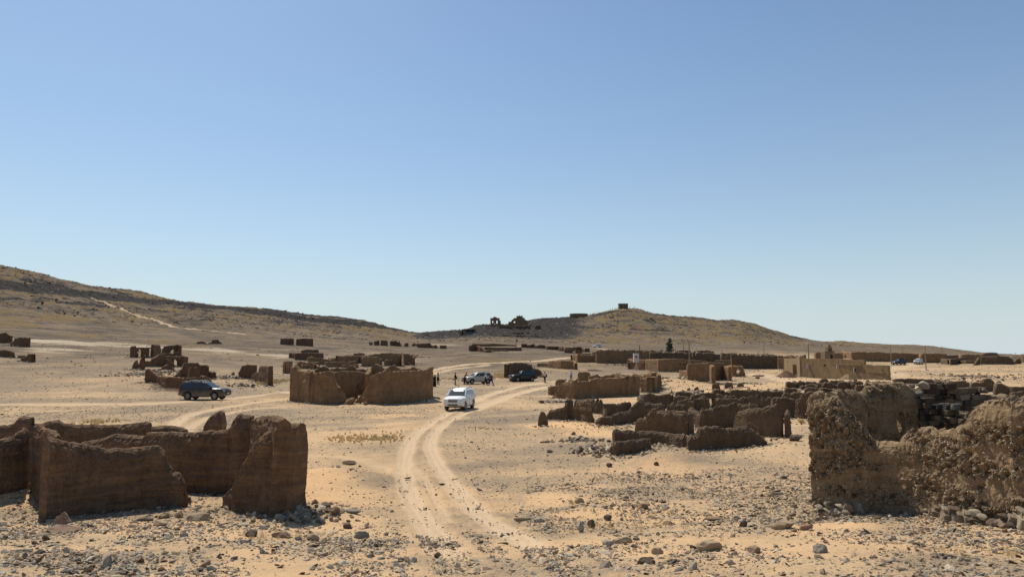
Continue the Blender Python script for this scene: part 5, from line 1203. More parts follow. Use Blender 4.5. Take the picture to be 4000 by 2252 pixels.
# ------------------------------------------------------------------ off-road cars
def suv(label, px, py, heading, paint, scale=1.0, detail=2, name='off_road_car', snorkel=False, rack=False, bullbar=False, roofload=False, group="off-road cars of the visitors", crossbars=False):
    p = hit(px, py); r = empty(name, p, heading, scale); tag(r, label, "car", group)
    r.location.z = float(gz(p[0], p[1])) + .01
    R = .40; xr, xf = -1.40, 1.42
    xs = sorted(set([-2.40, -2.385, -2.34, -2.25, -2.1, 2.41, 2.395, 2.34, 2.25, 2.1, 1.15, .9, 0, -.45, -.9] + [xc + .48 * math.cos(PI * k / 10) for xc in (xr, xf) for k in range(11)] + [xc + s_ * .5 for xc in (xr, xf) for s_ in (-1, 1)]))
    V = []; K = 14
    for x in xs:
        zb = .36
        for xc in (xr, xf):
            if abs(x - xc) < .481: zb = max(zb, .40 + math.sqrt(max(.48 ** 2 - (x - xc) ** 2, 0)))
        if x > 2.0: zb = max(zb, np.interp(x, [2.0, 2.3, 2.41], [.40, .44, .52]))
        if x < -2.0: zb = max(zb, np.interp(x, [-2.40, -2.2, -2.0], [.55, .46, .42]))
        zt = float(np.interp(x, [-2.40, -2.36, -2.25, 1.1, 1.3, 1.9, 2.15, 2.30, 2.38, 2.41], [1.05, 1.19, 1.24, 1.21, 1.20, 1.16, 1.12, 1.06, .97, .84]))
        w = .935 - .13 * max(0, (abs(x) - 1.85) / .55) ** 2
        for xc in (xr, xf):
            if abs(abs(x - xc) - .5) < .09: w += .025
        cr = .05 if x > 1.0 else .01
        zz = [zb, zb + (zt - zb) * .15, zb + (zt - zb) * .5, zb + (zt - zb) * .78, zt - .05, zt]
        yy = [w - .05, w - .005, w, w - .02, w - .06, w - .13]
        ring = [(x, y, z) for y, z in zip(yy, zz)] + [(x, .4, zt + cr)] 
        V += ring + [(x, -a, b) for (_, a, b) in ring[::-1]]
    nS = len(xs); Fc = []
    for i in range(nS - 1):
        for k in range(K): Fc.append((i * K + k, (i + 1) * K + k, (i + 1) * K + (k + 1) % K, i * K + (k + 1) % K))
    Fc += [tuple(range(K)), tuple(range((nS - 1) * K + K - 1, (nS - 1) * K - 1, -1))]
    body = mk('body', np.array(V), Fc, paint, r, True)
    body.data.set_sharp_from_angle(angle=math.radians(32)) if hasattr(body.data, 'set_sharp_from_angle') else None
    # cabin
    cx = [1.16, .95, .70, .50, .34, 0, -.7, -1.4, -1.95, -2.08, -2.20, -2.33]
    ct = [1.22, 1.39, 1.58, 1.72, 1.80, 1.86, 1.885, 1.87, 1.83, 1.77, 1.52, 1.24]
    V = []; K2 = 10
    for x, z in zip(cx, ct):
        zb = 1.17; wt = .86 - (z - 1.2) * .27
        ring = [(x, .865, zb), (x, .865 - (min(z, 1.25) - 1.2) * .27, min(z, 1.25)), (x, wt, z - .03), (x, wt - .09, z), (x, .3, z + .025 * (z > 1.6))]
        V += ring + [(x, -a, b) for (_, a, b) in ring[::-1]]
    nC = len(cx)
    Fc = [(i * K2 + k, i * K2 + (k + 1) % K2, (i + 1) * K2 + (k + 1) % K2, (i + 1) * K2 + k) for i in range(nC - 1) for k in range(K2)] + [tuple(range(K2 - 1, -1, -1)), tuple(range((nC - 1) * K2, nC * K2))]
    cab = mk('cabin', np.array(V), Fc, paint, r, True)
    def ycab(z): return .86 - (z - 1.2) * .27 + .008
    def side_pane(poly, nm='side_window'):
        for s_ in (1, -1):
            V = [(x, s_ * ycab(z), z) for x, z in poly] + [(x, s_ * (ycab(z) - .02), z) for x, z in poly]; n = len(poly)
            f = [tuple(range(n)) if s_ > 0 else tuple(range(n - 1, -1, -1))] + [(i, (i + 1) % n, n + (i + 1) % n, n + i) for i in range(n)]
            mk(nm, np.array(V), f, M['glass'], r)
    side_pane([(.92, 1.25), (.10, 1.25), (.10, 1.72), (.36, 1.695), (.66, 1.50)])
    side_pane([(.02, 1.25), (-.80, 1.25), (-.80, 1.745), (.02, 1.735)])
    side_pane([(-.90, 1.25), (-2.08, 1.28), (-1.93, 1.66), (-1.85, 1.70), (-.90, 1.745)])
    V = [(1.10, .74, 1.275), (1.10, -.74, 1.275), (.44, -.63, 1.745), (.44, .63, 1.745)]; V = [(x + .012, y, z + .018) for x, y, z in V] + [(x, y, z) for x, y, z in V]
    mk('windscreen', np.array(V), [(0, 1, 2, 3), (4, 7, 6, 5), (0, 4, 5, 1), (1, 5, 6, 2), (2, 6, 7, 3), (3, 7, 4, 0)], M['glass'], r)
    V = [(-2.325, .70, 1.29), (-2.325, -.70, 1.29), (-2.10, -.60, 1.70), (-2.10, .60, 1.70)]; V = [(x - .015, y, z) for x, y, z in V] + [(x, y, z) for x, y, z in V]
    mk('rear_window', np.array(V), [(3, 2, 1, 0), (4, 5, 6, 7), (0, 1, 5, 4), (1, 2, 6, 5), (2, 3, 7, 6), (3, 0, 4, 7)], M['glass'], r)
    # wheels
    for xc in (xr, xf):
        for s_ in (-1, 1):
            n = 28; prof = [(.24, .11), (.37, .125), (.395, .09), (.40, 0), (.395, -.09), (.37, -.125), (.24, -.11)]
            V = [(xc + rr * math.cos(2 * PI * k / n), s_ * .80 + yy_, R + rr * math.sin(2 * PI * k / n)) for rr, yy_ in prof for k in range(n)]
            m = len(prof); Fc = [(j * n + k, j * n + (k + 1) % n, ((j + 1) % m) * n + (k + 1) % n, ((j + 1) % m) * n + k) for j in range(m) for k in range(n)]
            wh = mk('wheel', np.array(V), Fc, M['tyre'], r, True)
            mb = MB(); yo = s_ * (.80 + .085)
            mb.tube((xc, yo - s_ * .14, R), (xc, yo - s_ * .06, R), .245, n=20)
            for k in range(6):
                a = 2 * PI * k / 6 + .3; mb.tube((xc + .05 * math.cos(a), yo, R + .05 * math.sin(a)), (xc + .235 * math.cos(a), yo, R + .235 * math.sin(a)), .032, .038, n=6)
            mb.tube((xc, yo - s_ * .02, R), (xc, yo + s_ * .02, R), .07, n=12)
            rm = MB(); 
            for k in range(20):
                a0, a1 = 2 * PI * k / 20, 2 * PI * (k + 1) / 20; rm.tube((xc + .24 * math.cos(a0), yo, R + .24 * math.sin(a0)), (xc + .24 * math.cos(a1), yo, R + .24 * math.sin(a1)), .018, n=5)
            mb.add(rm.v, rm.f); mb.build('rim', M['rim'], wh)
        MB().box((xc, 0, R + .12), (.9, 1.5, .5)).build('wheel_well', M['black'], r)
    # front
    g = MB().box((2.36, 0, .87), (.12, .84, .22), bev=.03).build('grille', M['black'], r)
    m = MB(); 
    for k in range(7): m.box((2.425, -.33 + k * .11, .87), (.03, .028, .19))
    m.box((2.42, 0, .985), (.035, .86, .03)); m.build('grille_bars', M['chrome'], g)
    for s_ in (-1, 1):
        MB().box((2.28, s_ * .66, .92), (.20, .30, .18), rz=-s_ * .35, bev=.04).build('headlight', M['lamp'], r)
        MB().box((2.33, s_ * .62, .52), (.12, .16, .10), rz=-s_ * .25, bev=.02).build('fog_light', M['lamp'], r)
        MB().box((-2.30, s_ * .80, 1.08), (.14, .14, .34), bev=.03).build('tail_light', M['red_l'], r)
        MB().box((.86, s_ * 1.0, 1.27), (.13, .22, .17), bev=.04).build('wing_mirror', paint, r)
        for xd in (-.02, -1.0 + .1): MB().box((xd - .05, s_ * .935, 1.05), (.17, .03, .035), bev=.01).build('door_handle', paint, r)
        m = MB().tube((.25, s_ * .62, 1.905), (-1.9, s_ * .60, 1.905), .022, n=8)
        for xd in (.22, -.8, -1.88): m.tube((xd, s_ * .62, 1.78), (xd, s_ * .62, 1.915), .028, n=8)
        m.build('roof_rail', M['chrome' if rack else 'black'], r)
        MB().box((.0, s_ * .90, .34), (1.75, .16, .05), bev=.015).build('side_step', M['black'], r)
        # door seams
        m = MB()
        for xd in (.98, .06, -.85): m.box((xd, s_ * .936, .82), (.012, .012, .72))
        m.build('door_seam', M['black'], r)
    MB().box((2.30, 0, .60), (.26, 1.66, .22), bev=.07).build('front_bumper', paint, r)
    MB().box((2.435, 0, .55), (.03, .9, .10), bev=.01).build('lower_intake', M['black'], r)
    MB().box((2.45, 0, .66), (.02, .52, .11), bev=.004).build('number_plate', M['plate'], r)
    MB().box((-2.36, 0, .60), (.20, 1.70, .24), bev=.06).build('rear_bumper', paint, r)
    MB().box((-2.41, 0, .95), (.03, .52, .12), bev=.004).build('rear_number_plate', M['plate'], r)
    MB().tube((-.15, -.12, 1.83), (-.25, -.12, 2.02), .012, n=6).build('roof_antenna', M['black'], r)
    if snorkel: MB().path([(1.2, -.93, 1.05), (1.12, -.90, 1.28), (.5, -.74, 1.78), (.42, -.72, 1.90)], .05, 8).box((.40, -.72, 1.93), (.16, .14, .12), bev=.03).build('snorkel', paint, r)
    if crossbars:
        for xd in (-.2, -1.2): MB().box((xd, 0, 1.97), (.16, 1.3, .05), bev=.02).build('roof_bar', M['chrome'], r)
        MB().box((-2.08, 0, 1.84), (.30, 1.2, .05), bev=.02).build('rear_spoiler', paint, r)
    if bullbar:
        m = MB().path([(2.5, .62, .45), (2.56, .60, .95), (2.56, -.60, .95), (2.5, -.62, .45)], .04, 8).path([(2.56, .6, .72), (2.56, -.6, .72)], .04, 8).box((2.48, 0, .52), (.14, 1.5, .22), bev=.04); m.build('bull_bar', M['black'], r)
    if roofload:
        MB().box((-.7, 0, 2.03), (1.5, 1.05, .22), bev=.08).build('roof_load', M['black'], r)
    return r
PW = dusty('white_paint', (.80, .80, .78), amt=.25); PD = dusty('dark_green_grey_paint', (.016, .017, .017), amt=.5)
PB = dusty('black_paint', (.010, .013, .018), amt=.04); PS = dusty('silver_beige_paint', (.42, .40, .34), metal=.3, amt=.45); PG = dusty('pale_silver_paint', (.55, .60, .62), metal=.2, amt=.25)
def hd(deg): return math.radians(deg)      # heading: 0 = driving right, -90 = towards the camera
suv("white off-road car with snorkel driving towards the camera on the wheel tracks", 1796, 1597, hd(-101), PW, .93, snorkel=True)
suv("dark dusty off-road car with roof bars driving right along the left track", 800, 1560, hd(-4), PD, 1.0, crossbars=True)
suv("silver beige off-road car with black bull bar, parked among the standing people", 1866, 1498, hd(-151), PS, .93, rack=True, bullbar=True)
suv("shiny black off-road car parked in front of the rounded wall stub", 2042, 1489, hd(-152), PB, .95)
suv("distant white car on the track at the foot of the castle hill", 2333, 1358, hd(168), PG if False else PW, 1.0)
suv("dark blue far car with a load on its roof beside a pole", 3512, 1424, hd(-165), dusty('dark_blue_paint', (.02, .035, .055), amt=.2), 1.0, roofload=True)
suv("pale silver far car turned towards the camera right of the dark far car", 3587, 1421, hd(-135), PG, .95)

# ------------------------------------------------------------------ people
SKIN = flat('skin', (.22, .13, .085), .6); HAIR = flat('hair', (.02, .016, .014), .7)
def cloth(name, c): return flat(name, c, .95, spec=.1, nz=.15, nsc=8)
CL = {'black': cloth('black_cloth', (.012, .012, .014)), 'navy': cloth('navy_cloth', (.03, .04, .065)), 'white': cloth('white_cloth', (.66, .64, .60)), 'grey': cloth('grey_cloth', (.22, .19, .17)),
      'pink': cloth('pink_cloth', (.50, .16, .17)), 'dark': cloth('dark_cloth', (.035, .03, .03)), 'purple': cloth('plum_cloth', (.10, .05, .07))}
def skin_mesh(name, verts, edges, radii, mat, parent, sub=1):
    me = bpy.data.meshes.new(name); me.from_pydata([tuple(map(float, v)) for v in verts], edges, []); me.materials.append(mat)
    o = bpy.data.objects.new(name, me); COL.objects.link(o); o.parent = parent
    md = o.modifiers.new('skin', 'SKIN'); md.use_smooth_shade = True
    for i, rr in enumerate(radii):
        sv = me.skin_vertices[0].data[i]; rr = rr if isinstance(rr, tuple) else (rr, rr); sv.radius = rr; sv.use_root = (i == 0)
    if sub: s2_ = o.modifiers.new('sub', 'SUBSURF'); s2_.levels = sub; s2_.render_levels = sub
    return o
def person(label, px, py, heading, h=1.72, lean=0., stride=.08, arms=((10, 10), (10, 10)), top='black', legs='dark', head=None, vest=None, robe=False, skirt=False, phone=False, Y=None, group=None, hair=True, sub=1):
    """arms: for left,right: (raise forward degrees, elbow bend degrees)"""
    p = hit(px, py) if Y is None else np.array([*at(px, py, Y)])
    p[2] = float(gz(p[0], p[1]))
    r = empty('person', p, heading, h / 1.75); tag(r, label, "person", group)
    ln = math.radians(lean)
    def up(y, z):       # lean the trunk forward from the hips
        dz = z - .92; return (y * math.cos(ln) + dz * math.sin(ln), .92 + dz * math.cos(ln) - y * math.sin(ln))
    V = []; E = []; Rr = []
    def add(x, y, z, rad, par=None):
        V.append((x, y, z)); Rr.append(rad)
        if par is not None: E.append((par, len(V) - 1))
        return len(V) - 1
    pel = add(0, 0, .95, (.15, .11)); y, z = up(0, 1.14); sp = add(0, y, z, (.13, .10), pel); y, z = up(.0, 1.34); ch = add(0, y, z, (.16, .11), sp)
    y, z = up(0, 1.47); nb = add(0, y, z, (.07, .07), ch); y, z = up(.01, 1.54); nk = add(0, y, z, .052, nb); y, z = up(.03, 1.62); hb = add(0, y, z, (.072, .085), nk)
    y, z = up(.025, 1.69); hc = add(0, y, z, (.078, .095), hb); y, z = up(.015, 1.745); ht = add(0, y, z, (.05, .06), hc)
    J = {}
    for i, s_ in enumerate((-1, 1)):
        st = stride * (1 if s_ > 0 else -1)
        hp = add(s_ * .09, 0, .90, .095, pel); kn = add(s_ * .10, st * .55 + abs(stride) * .1, .50, .062, hp); an = add(s_ * .10, st, .09, .042, kn); to = add(s_ * .12, st + .13, .035, (.04, .03), an)
        y, z = up(0, 1.41); sh = add(s_ * .19, y, z, .062, ch)
        ra, eb = math.radians(arms[i][0]), math.radians(arms[i][1])
        ra_ = ra + ln * .0; ex, ey, ez = s_ * .23, y + .28 * math.sin(ra_), z - .28 * math.cos(ra_); el = add(ex, ey, ez, .043, sh)
        wy, wz = ey + .25 * math.sin(ra_ + eb), ez - .25 * math.cos(ra_ + eb); wr = add(s_ * .22, wy, wz, .030, el)
        dy, dz = math.sin(ra_ + eb + .15), -math.cos(ra_ + eb + .15); pm = add(s_ * .22, wy + dy * .07, wz + dz * .07, (.036, .018), wr)
        for q, (fx, fl) in enumerate(((-.030, .075), (-.010, .085), (.010, .08), (.030, .065))):
            f1 = add(s_ * .22 + fx, wy + dy * (.07 + fl * .6), wz + dz * (.07 + fl * .6), .0095, pm); add(s_ * .22 + fx * 1.1, wy + dy * (.07 + fl) + .015, wz + dz * (.07 + fl), .008, f1)
        th_ = add(s_ * (.22 - .045), wy + dy * .06 + .02, wz + dz * .06, .011, pm)
        J[s_] = (sh, el, wr, hp, kn, an, to)
    skin_mesh('body', V, E, Rr, SKIN, r, sub)
    # clothes: the same joints, a little wider
    def part(name, chain_list, mat, grow):
        used = {}; v2 = []; e2 = []; r2 = []
        for ch_ in chain_list:
            for a in ch_:
                if a not in used: used[a] = len(v2); v2.append(V[a]); q = Rr[a] if isinstance(Rr[a], tuple) else (Rr[a], Rr[a]); r2.append((q[0] + grow, q[1] + grow))
            for a, b in zip(ch_[:-1], ch_[1:]): e2.append((used[a], used[b]))
        return skin_mesh(name, v2, e2, r2, mat, r, sub)
    L_, R_ = J[-1], J[1]
    part('trousers', [[pel, L_[3], L_[4], L_[5]], [pel, R_[3], R_[4], R_[5]]], CL[legs], .022)
    part('shirt', [[pel, sp, ch, nb], [ch, L_[0], L_[1], L_[2]], [ch, R_[0], R_[1], R_[2]]], CL[top], .024)
    for s_ in (-1, 1):
        a = V[J[s_][5]]; MB().box((a[0], a[1] + .07, .045), (.10, .27, .09), bev=.03).build('shoe', CL['black'], r)
    if vest: part('vest', [[pel, sp, ch]], CL[vest], .036)
    if robe or skirt:
        n = 20; prof = [(.06, .27), (.5, .25), (.95, .20), (1.2, .17), (1.42, .20 if robe else .17)]; prof = prof if robe else prof[:3]
        Vr = []; 
        for z0, rr in prof:
            y0, z1 = up(0, z0) if z0 > .92 else (0, z0)
            for k in range(n): a = 2 * PI * k / n; fr_ = 1 + .08 * math.sin(5 * a) * (z0 < 1); Vr.append((rr * fr_ * math.cos(a), y0 + rr * .75 * fr_ * math.sin(a), z1))
        m = len(prof); mk('robe' if robe else 'skirt', np.array(Vr), [(j * n + k, j * n + (k + 1) % n, (j + 1) * n + (k + 1) % n, (j + 1) * n + k) for j in range(m - 1) for k in range(n)], CL['black' if robe else legs], r, True)
    y, z = up(.01, 1.70)
    if head:
        c = Vector((0, y, z)); bm = bmesh.new(); bmesh.ops.create_uvsphere(bm, u_segments=14, v_segments=10, radius=1)
        vs = [(v.co.x * .108, y - .012 + v.co.y * .118, z + .02 + v.co.z * .115) for v in bm.verts if True]; fs = [tuple(v.index for v in f.verts) for f in bm.faces if not (f.calc_center_median().y > .45 and f.calc_center_median().z < .25)]; bm.free()
        hs = mk('head_scarf', np.array(vs), fs, CL[head], r, True); md = hs.modifiers.new('s', 'SOLIDIFY'); md.thickness = .012
        y2, z2 = up(-.03, 1.52); MB().tube((0, y2, z2 + .07), (0, y2 - .01, z2 - .10), .10, .15, n=12).build('scarf_tail', CL[head], r, True)
    elif hair:
        bm = bmesh.new(); bmesh.ops.create_uvsphere(bm, u_segments=14, v_segments=10, radius=1)
        vs = [(v.co.x * .093, y - .015 + v.co.y * .108, z + .03 + v.co.z * .10) for v in bm.verts]; fs = [tuple(v.index for v in f.verts) for f in bm.faces if not (f.calc_center_median().y > .25 and f.calc_center_median().z < .35) and f.calc_center_median().z > -.75]; bm.free()
        hs = mk('hair', np.array(vs), fs, HAIR, r, True); md = hs.modifiers.new('s', 'SOLIDIFY'); md.thickness = .01
    # face
    y, z = up(.108, 1.655); MB().box((0, y, z), (.022, .03, .04), bev=.008).build('nose', SKIN, r)
    m = MB(); y, z = up(.098, 1.685)
    for s_ in (-1, 1): m.box((s_ * .032, y, z), (.022, .012, .012))
    m.build('eyes', CL['black'], r); y, z = up(.102, 1.605); MB().box((0, y, z), (.045, .012, .012)).build('mouth', CL['purple'], r)
    if phone: w_ = V[R_[2]]; MB().box((.22, w_[1] + .06, w_[2] + .13), (.075, .012, .15), bev=.004).build('phone', CL['black'], r)
    return r
# heading: figures look along local +y; 0 = away from the camera, 180 = towards it, 90 = left
D_ = math.radians
person("person in a long black robe at the right corner of the centre compound", 1698, 1509, D_(150), 1.62, arms=((15, 20), (15, 20)), top='black', legs='black', head='black', robe=True)
person("person in white shirt and dark vest lifting a phone, beside the black-robed person", 1711, 1501, D_(-20), 1.75, arms=((20, 60), (95, 60)), top='white', vest='black', legs='black', head='dark', phone=True)
person("person in dark top and pale grey trousers standing alone left of the silver car", 1778, 1503, D_(-100), 1.78, arms=((20, 40), (20, 30)), top='black', legs='grey', hair=True)
person("person in dark clothes leaning forward onto the bonnet of the silver car", 1814, 1500, D_(-95), 1.78, lean=22, arms=((70, 15), (75, 10)), top='purple', legs='dark')
person("person with pale sleeves and dark vest walking left in front of the silver car door", 1898, 1502, D_(110), 1.70, stride=.22, arms=((-15, 20), (25, 30)), top='white', vest='dark', legs='dark', head='white')
person("person in navy striding left with a white head wrap behind the silver car", 1919, 1505, D_(95), 1.76, lean=8, stride=.34, arms=((-25, 20), (30, 25)), top='navy', legs='navy', head='white')
person("person with red scarf and white shirt lifting a phone right of the black car", 2128, 1494, D_(-75), 1.70, arms=((15, 50), (85, 55)), top='white', legs='dark', head='pink', phone=True)
person("person in white shirt and white head wrap partly hidden behind the long straight wall", 2231, 1489, D_(160), 1.70, arms=((20, 60), (20, 60)), top='white', legs='grey', head='white')
# tiny figures on the castle hill
hp0 = None
hill_people = [(2384, 745, "the left outermost of the tiny figures on the summit, far left of the stone hut"), (2393, 740, "second tiny figure from the left on the summit slope"), (2403, 738, "third tiny figure from the left on the summit, near the stone hut"),
 (2410, 735, "dark tiny figure of a close pair just left of the stone hut"), (2414.5, 733, "tiny figure nearest the left wall of the stone hut"), (2460, 735, "tiny figure just right of the stone hut"), (2478, 740, "tiny bending figure farthest right of the stone hut"),
 (2306, 718, "leftmost of three tiny figures beside the round basin wall"), (2320, 720, "middle one of three tiny figures beside the round basin wall"), (2332, 722, "right one of three tiny figures beside the round basin wall")]
def ridge_top(px, Y):
    ys = np.linspace(Y - 60, Y + 60, 60); a, _ = ray(px, 1200); z = gz(a * ys, ys); t = (z - EYE) / ys; k = int(np.argmax(t)); return np.array([a * ys[k], ys[k], z[k]])
for px, Y, lab in hill_people:
    q = ridge_top(px, Y)
    if hp0 is None:
        hp0 = person(lab, px, 1200, D_(90), 1.75, Y=q[1], top='dark', legs='dark', group="tiny people on the castle hill", sub=0); hp0.location = q; continue
    c = hp0.copy(); COL.objects.link(c); c.location = q; c['label'] = lab; c.rotation_euler = (0, 0, px)
    for ch in hp0.children: d = ch.copy(); COL.objects.link(d); d.parent = c
hp0.name = 'person'

# ------------------------------------------------------------------ rubble, gravel, boulders, dry grass
def track_mask(x, y):
    m = np.zeros(len(x))
    for L, hw, s, dep in TR[:11]:
        dd = np.full(len(x), 1e9)
        for a, b in zip(L[:-1], L[1:]):
            ab = b - a; q = max(float(ab @ ab), 1e-9); t = np.clip(((x - a[0]) * ab[0] + (y - a[1]) * ab[1]) / q, 0, 1); dd = np.minimum(dd, np.hypot(x - a[0] - t * ab[0], y - a[1] - t * ab[1]))
        m = np.maximum(m, (1 - sm(dd / hw, .9, 1.5)) * s * sm(y, 12, 17))
    return m
def sandm(x, y):
    m = np.zeros(len(x))
    for (c, rad, s) in SANDY: m = np.maximum(m, s * (1 - sm(np.hypot(x - c[0], y - c[1]) / rad, .4, 1.15)))
    return m
rg = np.random.default_rng(21)
def scatter(n, Y0, Y1, amax=.80, power=1.0):
    # even over the ground plane inside the wedge the photograph could see
    Yv = np.sqrt(rg.uniform(Y0 ** 2, Y1 ** 2, n)); a = rg.uniform(-amax, amax, n); return a * Yv, Yv
# near slabs and chips
x, y = scatter(330000, 7.5, 27)
pn = fbm(x / 1.6, y / 1.6, o=4, seed=101); ax = x / y
dens = .62 + 1.1 * pn - .85 * track_mask(x, y) - .5 * sandm(x, y)
dens = dens * (1 - .62 * sm(y, 16, 27)) * np.where((ax > -.30) & (ax < .02), 1 - .8 * sm(y, 14, 18), 1)
dens = dens * (1 - .6 * ((ax < -.30) * sm(y, 15, 18)))
k = rg.random(len(x)) < np.clip(dens, .03, 1) * .62; x, y = x[k], y[k]; n = len(x); ax = x / y
S = np.exp(rg.normal(math.log(.0165), .60, n)); S = S * (1 + .25 * sm(-ax, .30, .5) * (y < 15)); S = np.minimum(S, .10) * (1 + .2 * sm(y, 12, 25)); z = gz(x, y) + S * .15
blue = sm(-ax, .15, .4)[:, None]; center = ((ax > -.12) & (ax < .25) & (y < 13))
c1 = pick_cols(n, [1.2, 1.2, .6, 2.4, 3.2, 1.3, 1.6, 2.6], rg); c2 = pick_cols(n, [2.6, 1.8, 2.2, 2.6, 1.8, .9, 1.8, 1.3], rg); c3 = pick_cols(n, [1, .5, .8, 4, 1, .4, 5, .8], rg)
cc = np.where(rg.random(n)[:, None] < blue * .8, c2, c1); cc = np.where((center & (rg.random(n) < .75))[:, None], c3, cc)
g1 = stones('gravel', np.stack([x, y, z], -1), S, M['stone'], None, LIBS, cc, np.stack([rg.uniform(.9, 1.7, n), rg.uniform(.8, 1.1, n), rg.uniform(.4, 1.1, n)], -1), tilt=.35)
tag(g1, "grey and tan stone chips covering the foreground slope", "gravel", kind="stuff")
# fine dark chips of the desert pavement
x, y = scatter(210000, 17, 66)
dens = .42 + .9 * fbm(x / 3.2, y / 3.2, o=4, seed=115) - 1.0 * track_mask(x, y) - .35 * sandm(x, y) + .35 * sm(x / y, .05, .25) * (1 - sm(y, 32, 44))
k = rg.random(len(x)) < np.clip(dens, .04, 1) * .5; x, y = x[k], y[k]; n = len(x)
S = np.minimum(np.exp(rg.normal(math.log(.017), .45, n)), .06) * (1 + .5 * sm(y, 25, 60)); z = gz(x, y) + S * .1
g8 = stones('fine_gravel', np.stack([x, y, z], -1), S, M['stone'], None, LIBS, pick_cols(n, [1, 1.6, .5, 1.2, 2.2, 2.4, .8, 3.2], rg), np.stack([rg.uniform(.9, 1.8, n), np.ones(n), rg.uniform(.5, 1, n)], -1), tilt=.3)
tag(g8, "fine dark chips dusted over the open sand around the wheel tracks", "gravel", kind="stuff")
# farther small dark stones
x, y = scatter(130000, 24, 130)
dens = .35 + .8 * fbm(x / 5, y / 5, o=3, seed=111) - .9 * track_mask(x, y) - .3 * sandm(x, y)
k = rg.random(len(x)) < np.clip(dens, .03, 1) * .55 * (1 - .55 * sm(y, 60, 120)); x, y = x[k], y[k]; n = len(x)
S = np.exp(rg.normal(math.log(.032), .45, n)) * (1 + .9 * sm(y, 40, 120)); S = np.minimum(S, .16); z = gz(x, y) + S * .1
g2 = stones('scattered_stones', np.stack([x, y, z], -1), S, M['stone'], None, LIBS, pick_cols(n, [.8, 1.2, .3, 1.2, 2.2, 3, .8, 3.5], rg), tilt=.3)
tag(g2, "small dark stones strewn over the flat desert ground", "stones", kind="stuff")
# hillside and far-slope stones
x, y = scatter(26000, 120, 330)
k = rg.random(len(x)) < np.clip(.5 + .9 * fbm(x / 14, y / 14, o=3, seed=121), .05, 1) * .6; x, y = x[k], y[k]; n = len(x)
S = np.exp(rg.normal(math.log(.13), .4, n)); z = gz(x, y) + S * .1
g3 = stones('slope_stones', np.stack([x, y, z], -1), S, M['stone'], None, LIBS, pick_cols(n, [1.2, 1.5, .6, 1, 1.5, 3, 1.2, 3], rg), tilt=.3)
tag(g3, "dark stones dotting the far desert slopes", "stones", kind="stuff")
x, y = scatter(60000, 330, 800)
zz_ = gz(x, y, False); k = (zz_ > 12) & (rg.random(len(x)) < np.clip(.4 + 1.0 * fbm(x / 20, y / 20, o=3, seed=131), 0, 1)); x, y = x[k], y[k]; n = len(x)
S = np.exp(rg.normal(math.log(.38), .45, n)); S = np.minimum(S, 1.1); z = gz(x, y) + S * .1
g4 = stones('hill_rocks', np.stack([x, y, z], -1), S, M['stone'], None, LIBS, pick_cols(n, [.6, 1.5, .2, .5, 1.2, 4, .3, 3], rg), np.stack([rg.uniform(1, 2, n), np.ones(n), rg.uniform(.6, 1.1, n)], -1), tilt=.3)
tag(g4, "dark boulders and ledges covering the rocky hills", "rocks", kind="stuff")
# mud clods along the wall feet
B_ = np.array(BASES); rep = np.repeat(np.arange(len(B_)), 18); n = len(rep)
Yb = B_[rep, 1]; dd = np.abs(rg.normal(0, .5, n)) * B_[rep, 2]; an = rg.uniform(0, 2 * PI, n)
x = B_[rep, 0] + dd * np.cos(an); y = Yb + dd * np.sin(an) - .1 * B_[rep, 2]
k = rg.random(n) < .55 * B_[rep, 2] * (1 - .5 * (Yb < 26)); x, y, Yb = x[k], y[k], Yb[k]; n = len(x)
S = np.exp(rg.normal(math.log(.042), .55, n)) * (1 + .9 * sm(Yb, 50, 180)); S = np.minimum(S, .35); z = gz(x, y) + S * .2
cc = pick_cols(n, [.4, .2, .3, 3, 3.5, .3, 1.5, 2.5], rg)
g5 = stones('wall_rubble', np.stack([x, y, z], -1), S, M['stone'], None, LIBS, cc, tilt=.4); tag(g5, "crumbled mud clods and stones lying at the feet of the ruined walls", "rubble", kind="stuff")
# loose stones along the tops of the village walls
TS = []
for ob in (bandA, A2, bandB):
    for w in ob.children:
        if w.type != 'MESH' or not w.name.startswith('wall'): continue
        nv = len(w.data.vertices); co = np.zeros(nv * 3); w.data.vertices.foreach_get('co', co); co = co.reshape(-1, 3); nm = np.zeros(nv * 3); w.data.vertices.foreach_get('normal', nm); nm = nm.reshape(-1, 3)
        up_ = np.nonzero(nm[:, 2] > .6)[0]; TS.append(co[rg.choice(up_, min(len(up_), 420))])
TS = np.concatenate(TS); n = len(TS); g7 = stones('wall_top_stones', TS + rg.normal(0, .1, TS.shape) * np.array([1, 1, .3]), np.exp(rg.normal(math.log(.16), .4, n)), M['stone'], None, LIBS, pick_cols(n, [.5, .2, 1, 3, 2, .3, 4, 1.5], rg), tilt=.4)
tag(g7, "loose pale stones piled along the village wall tops", "stones", kind="stuff")
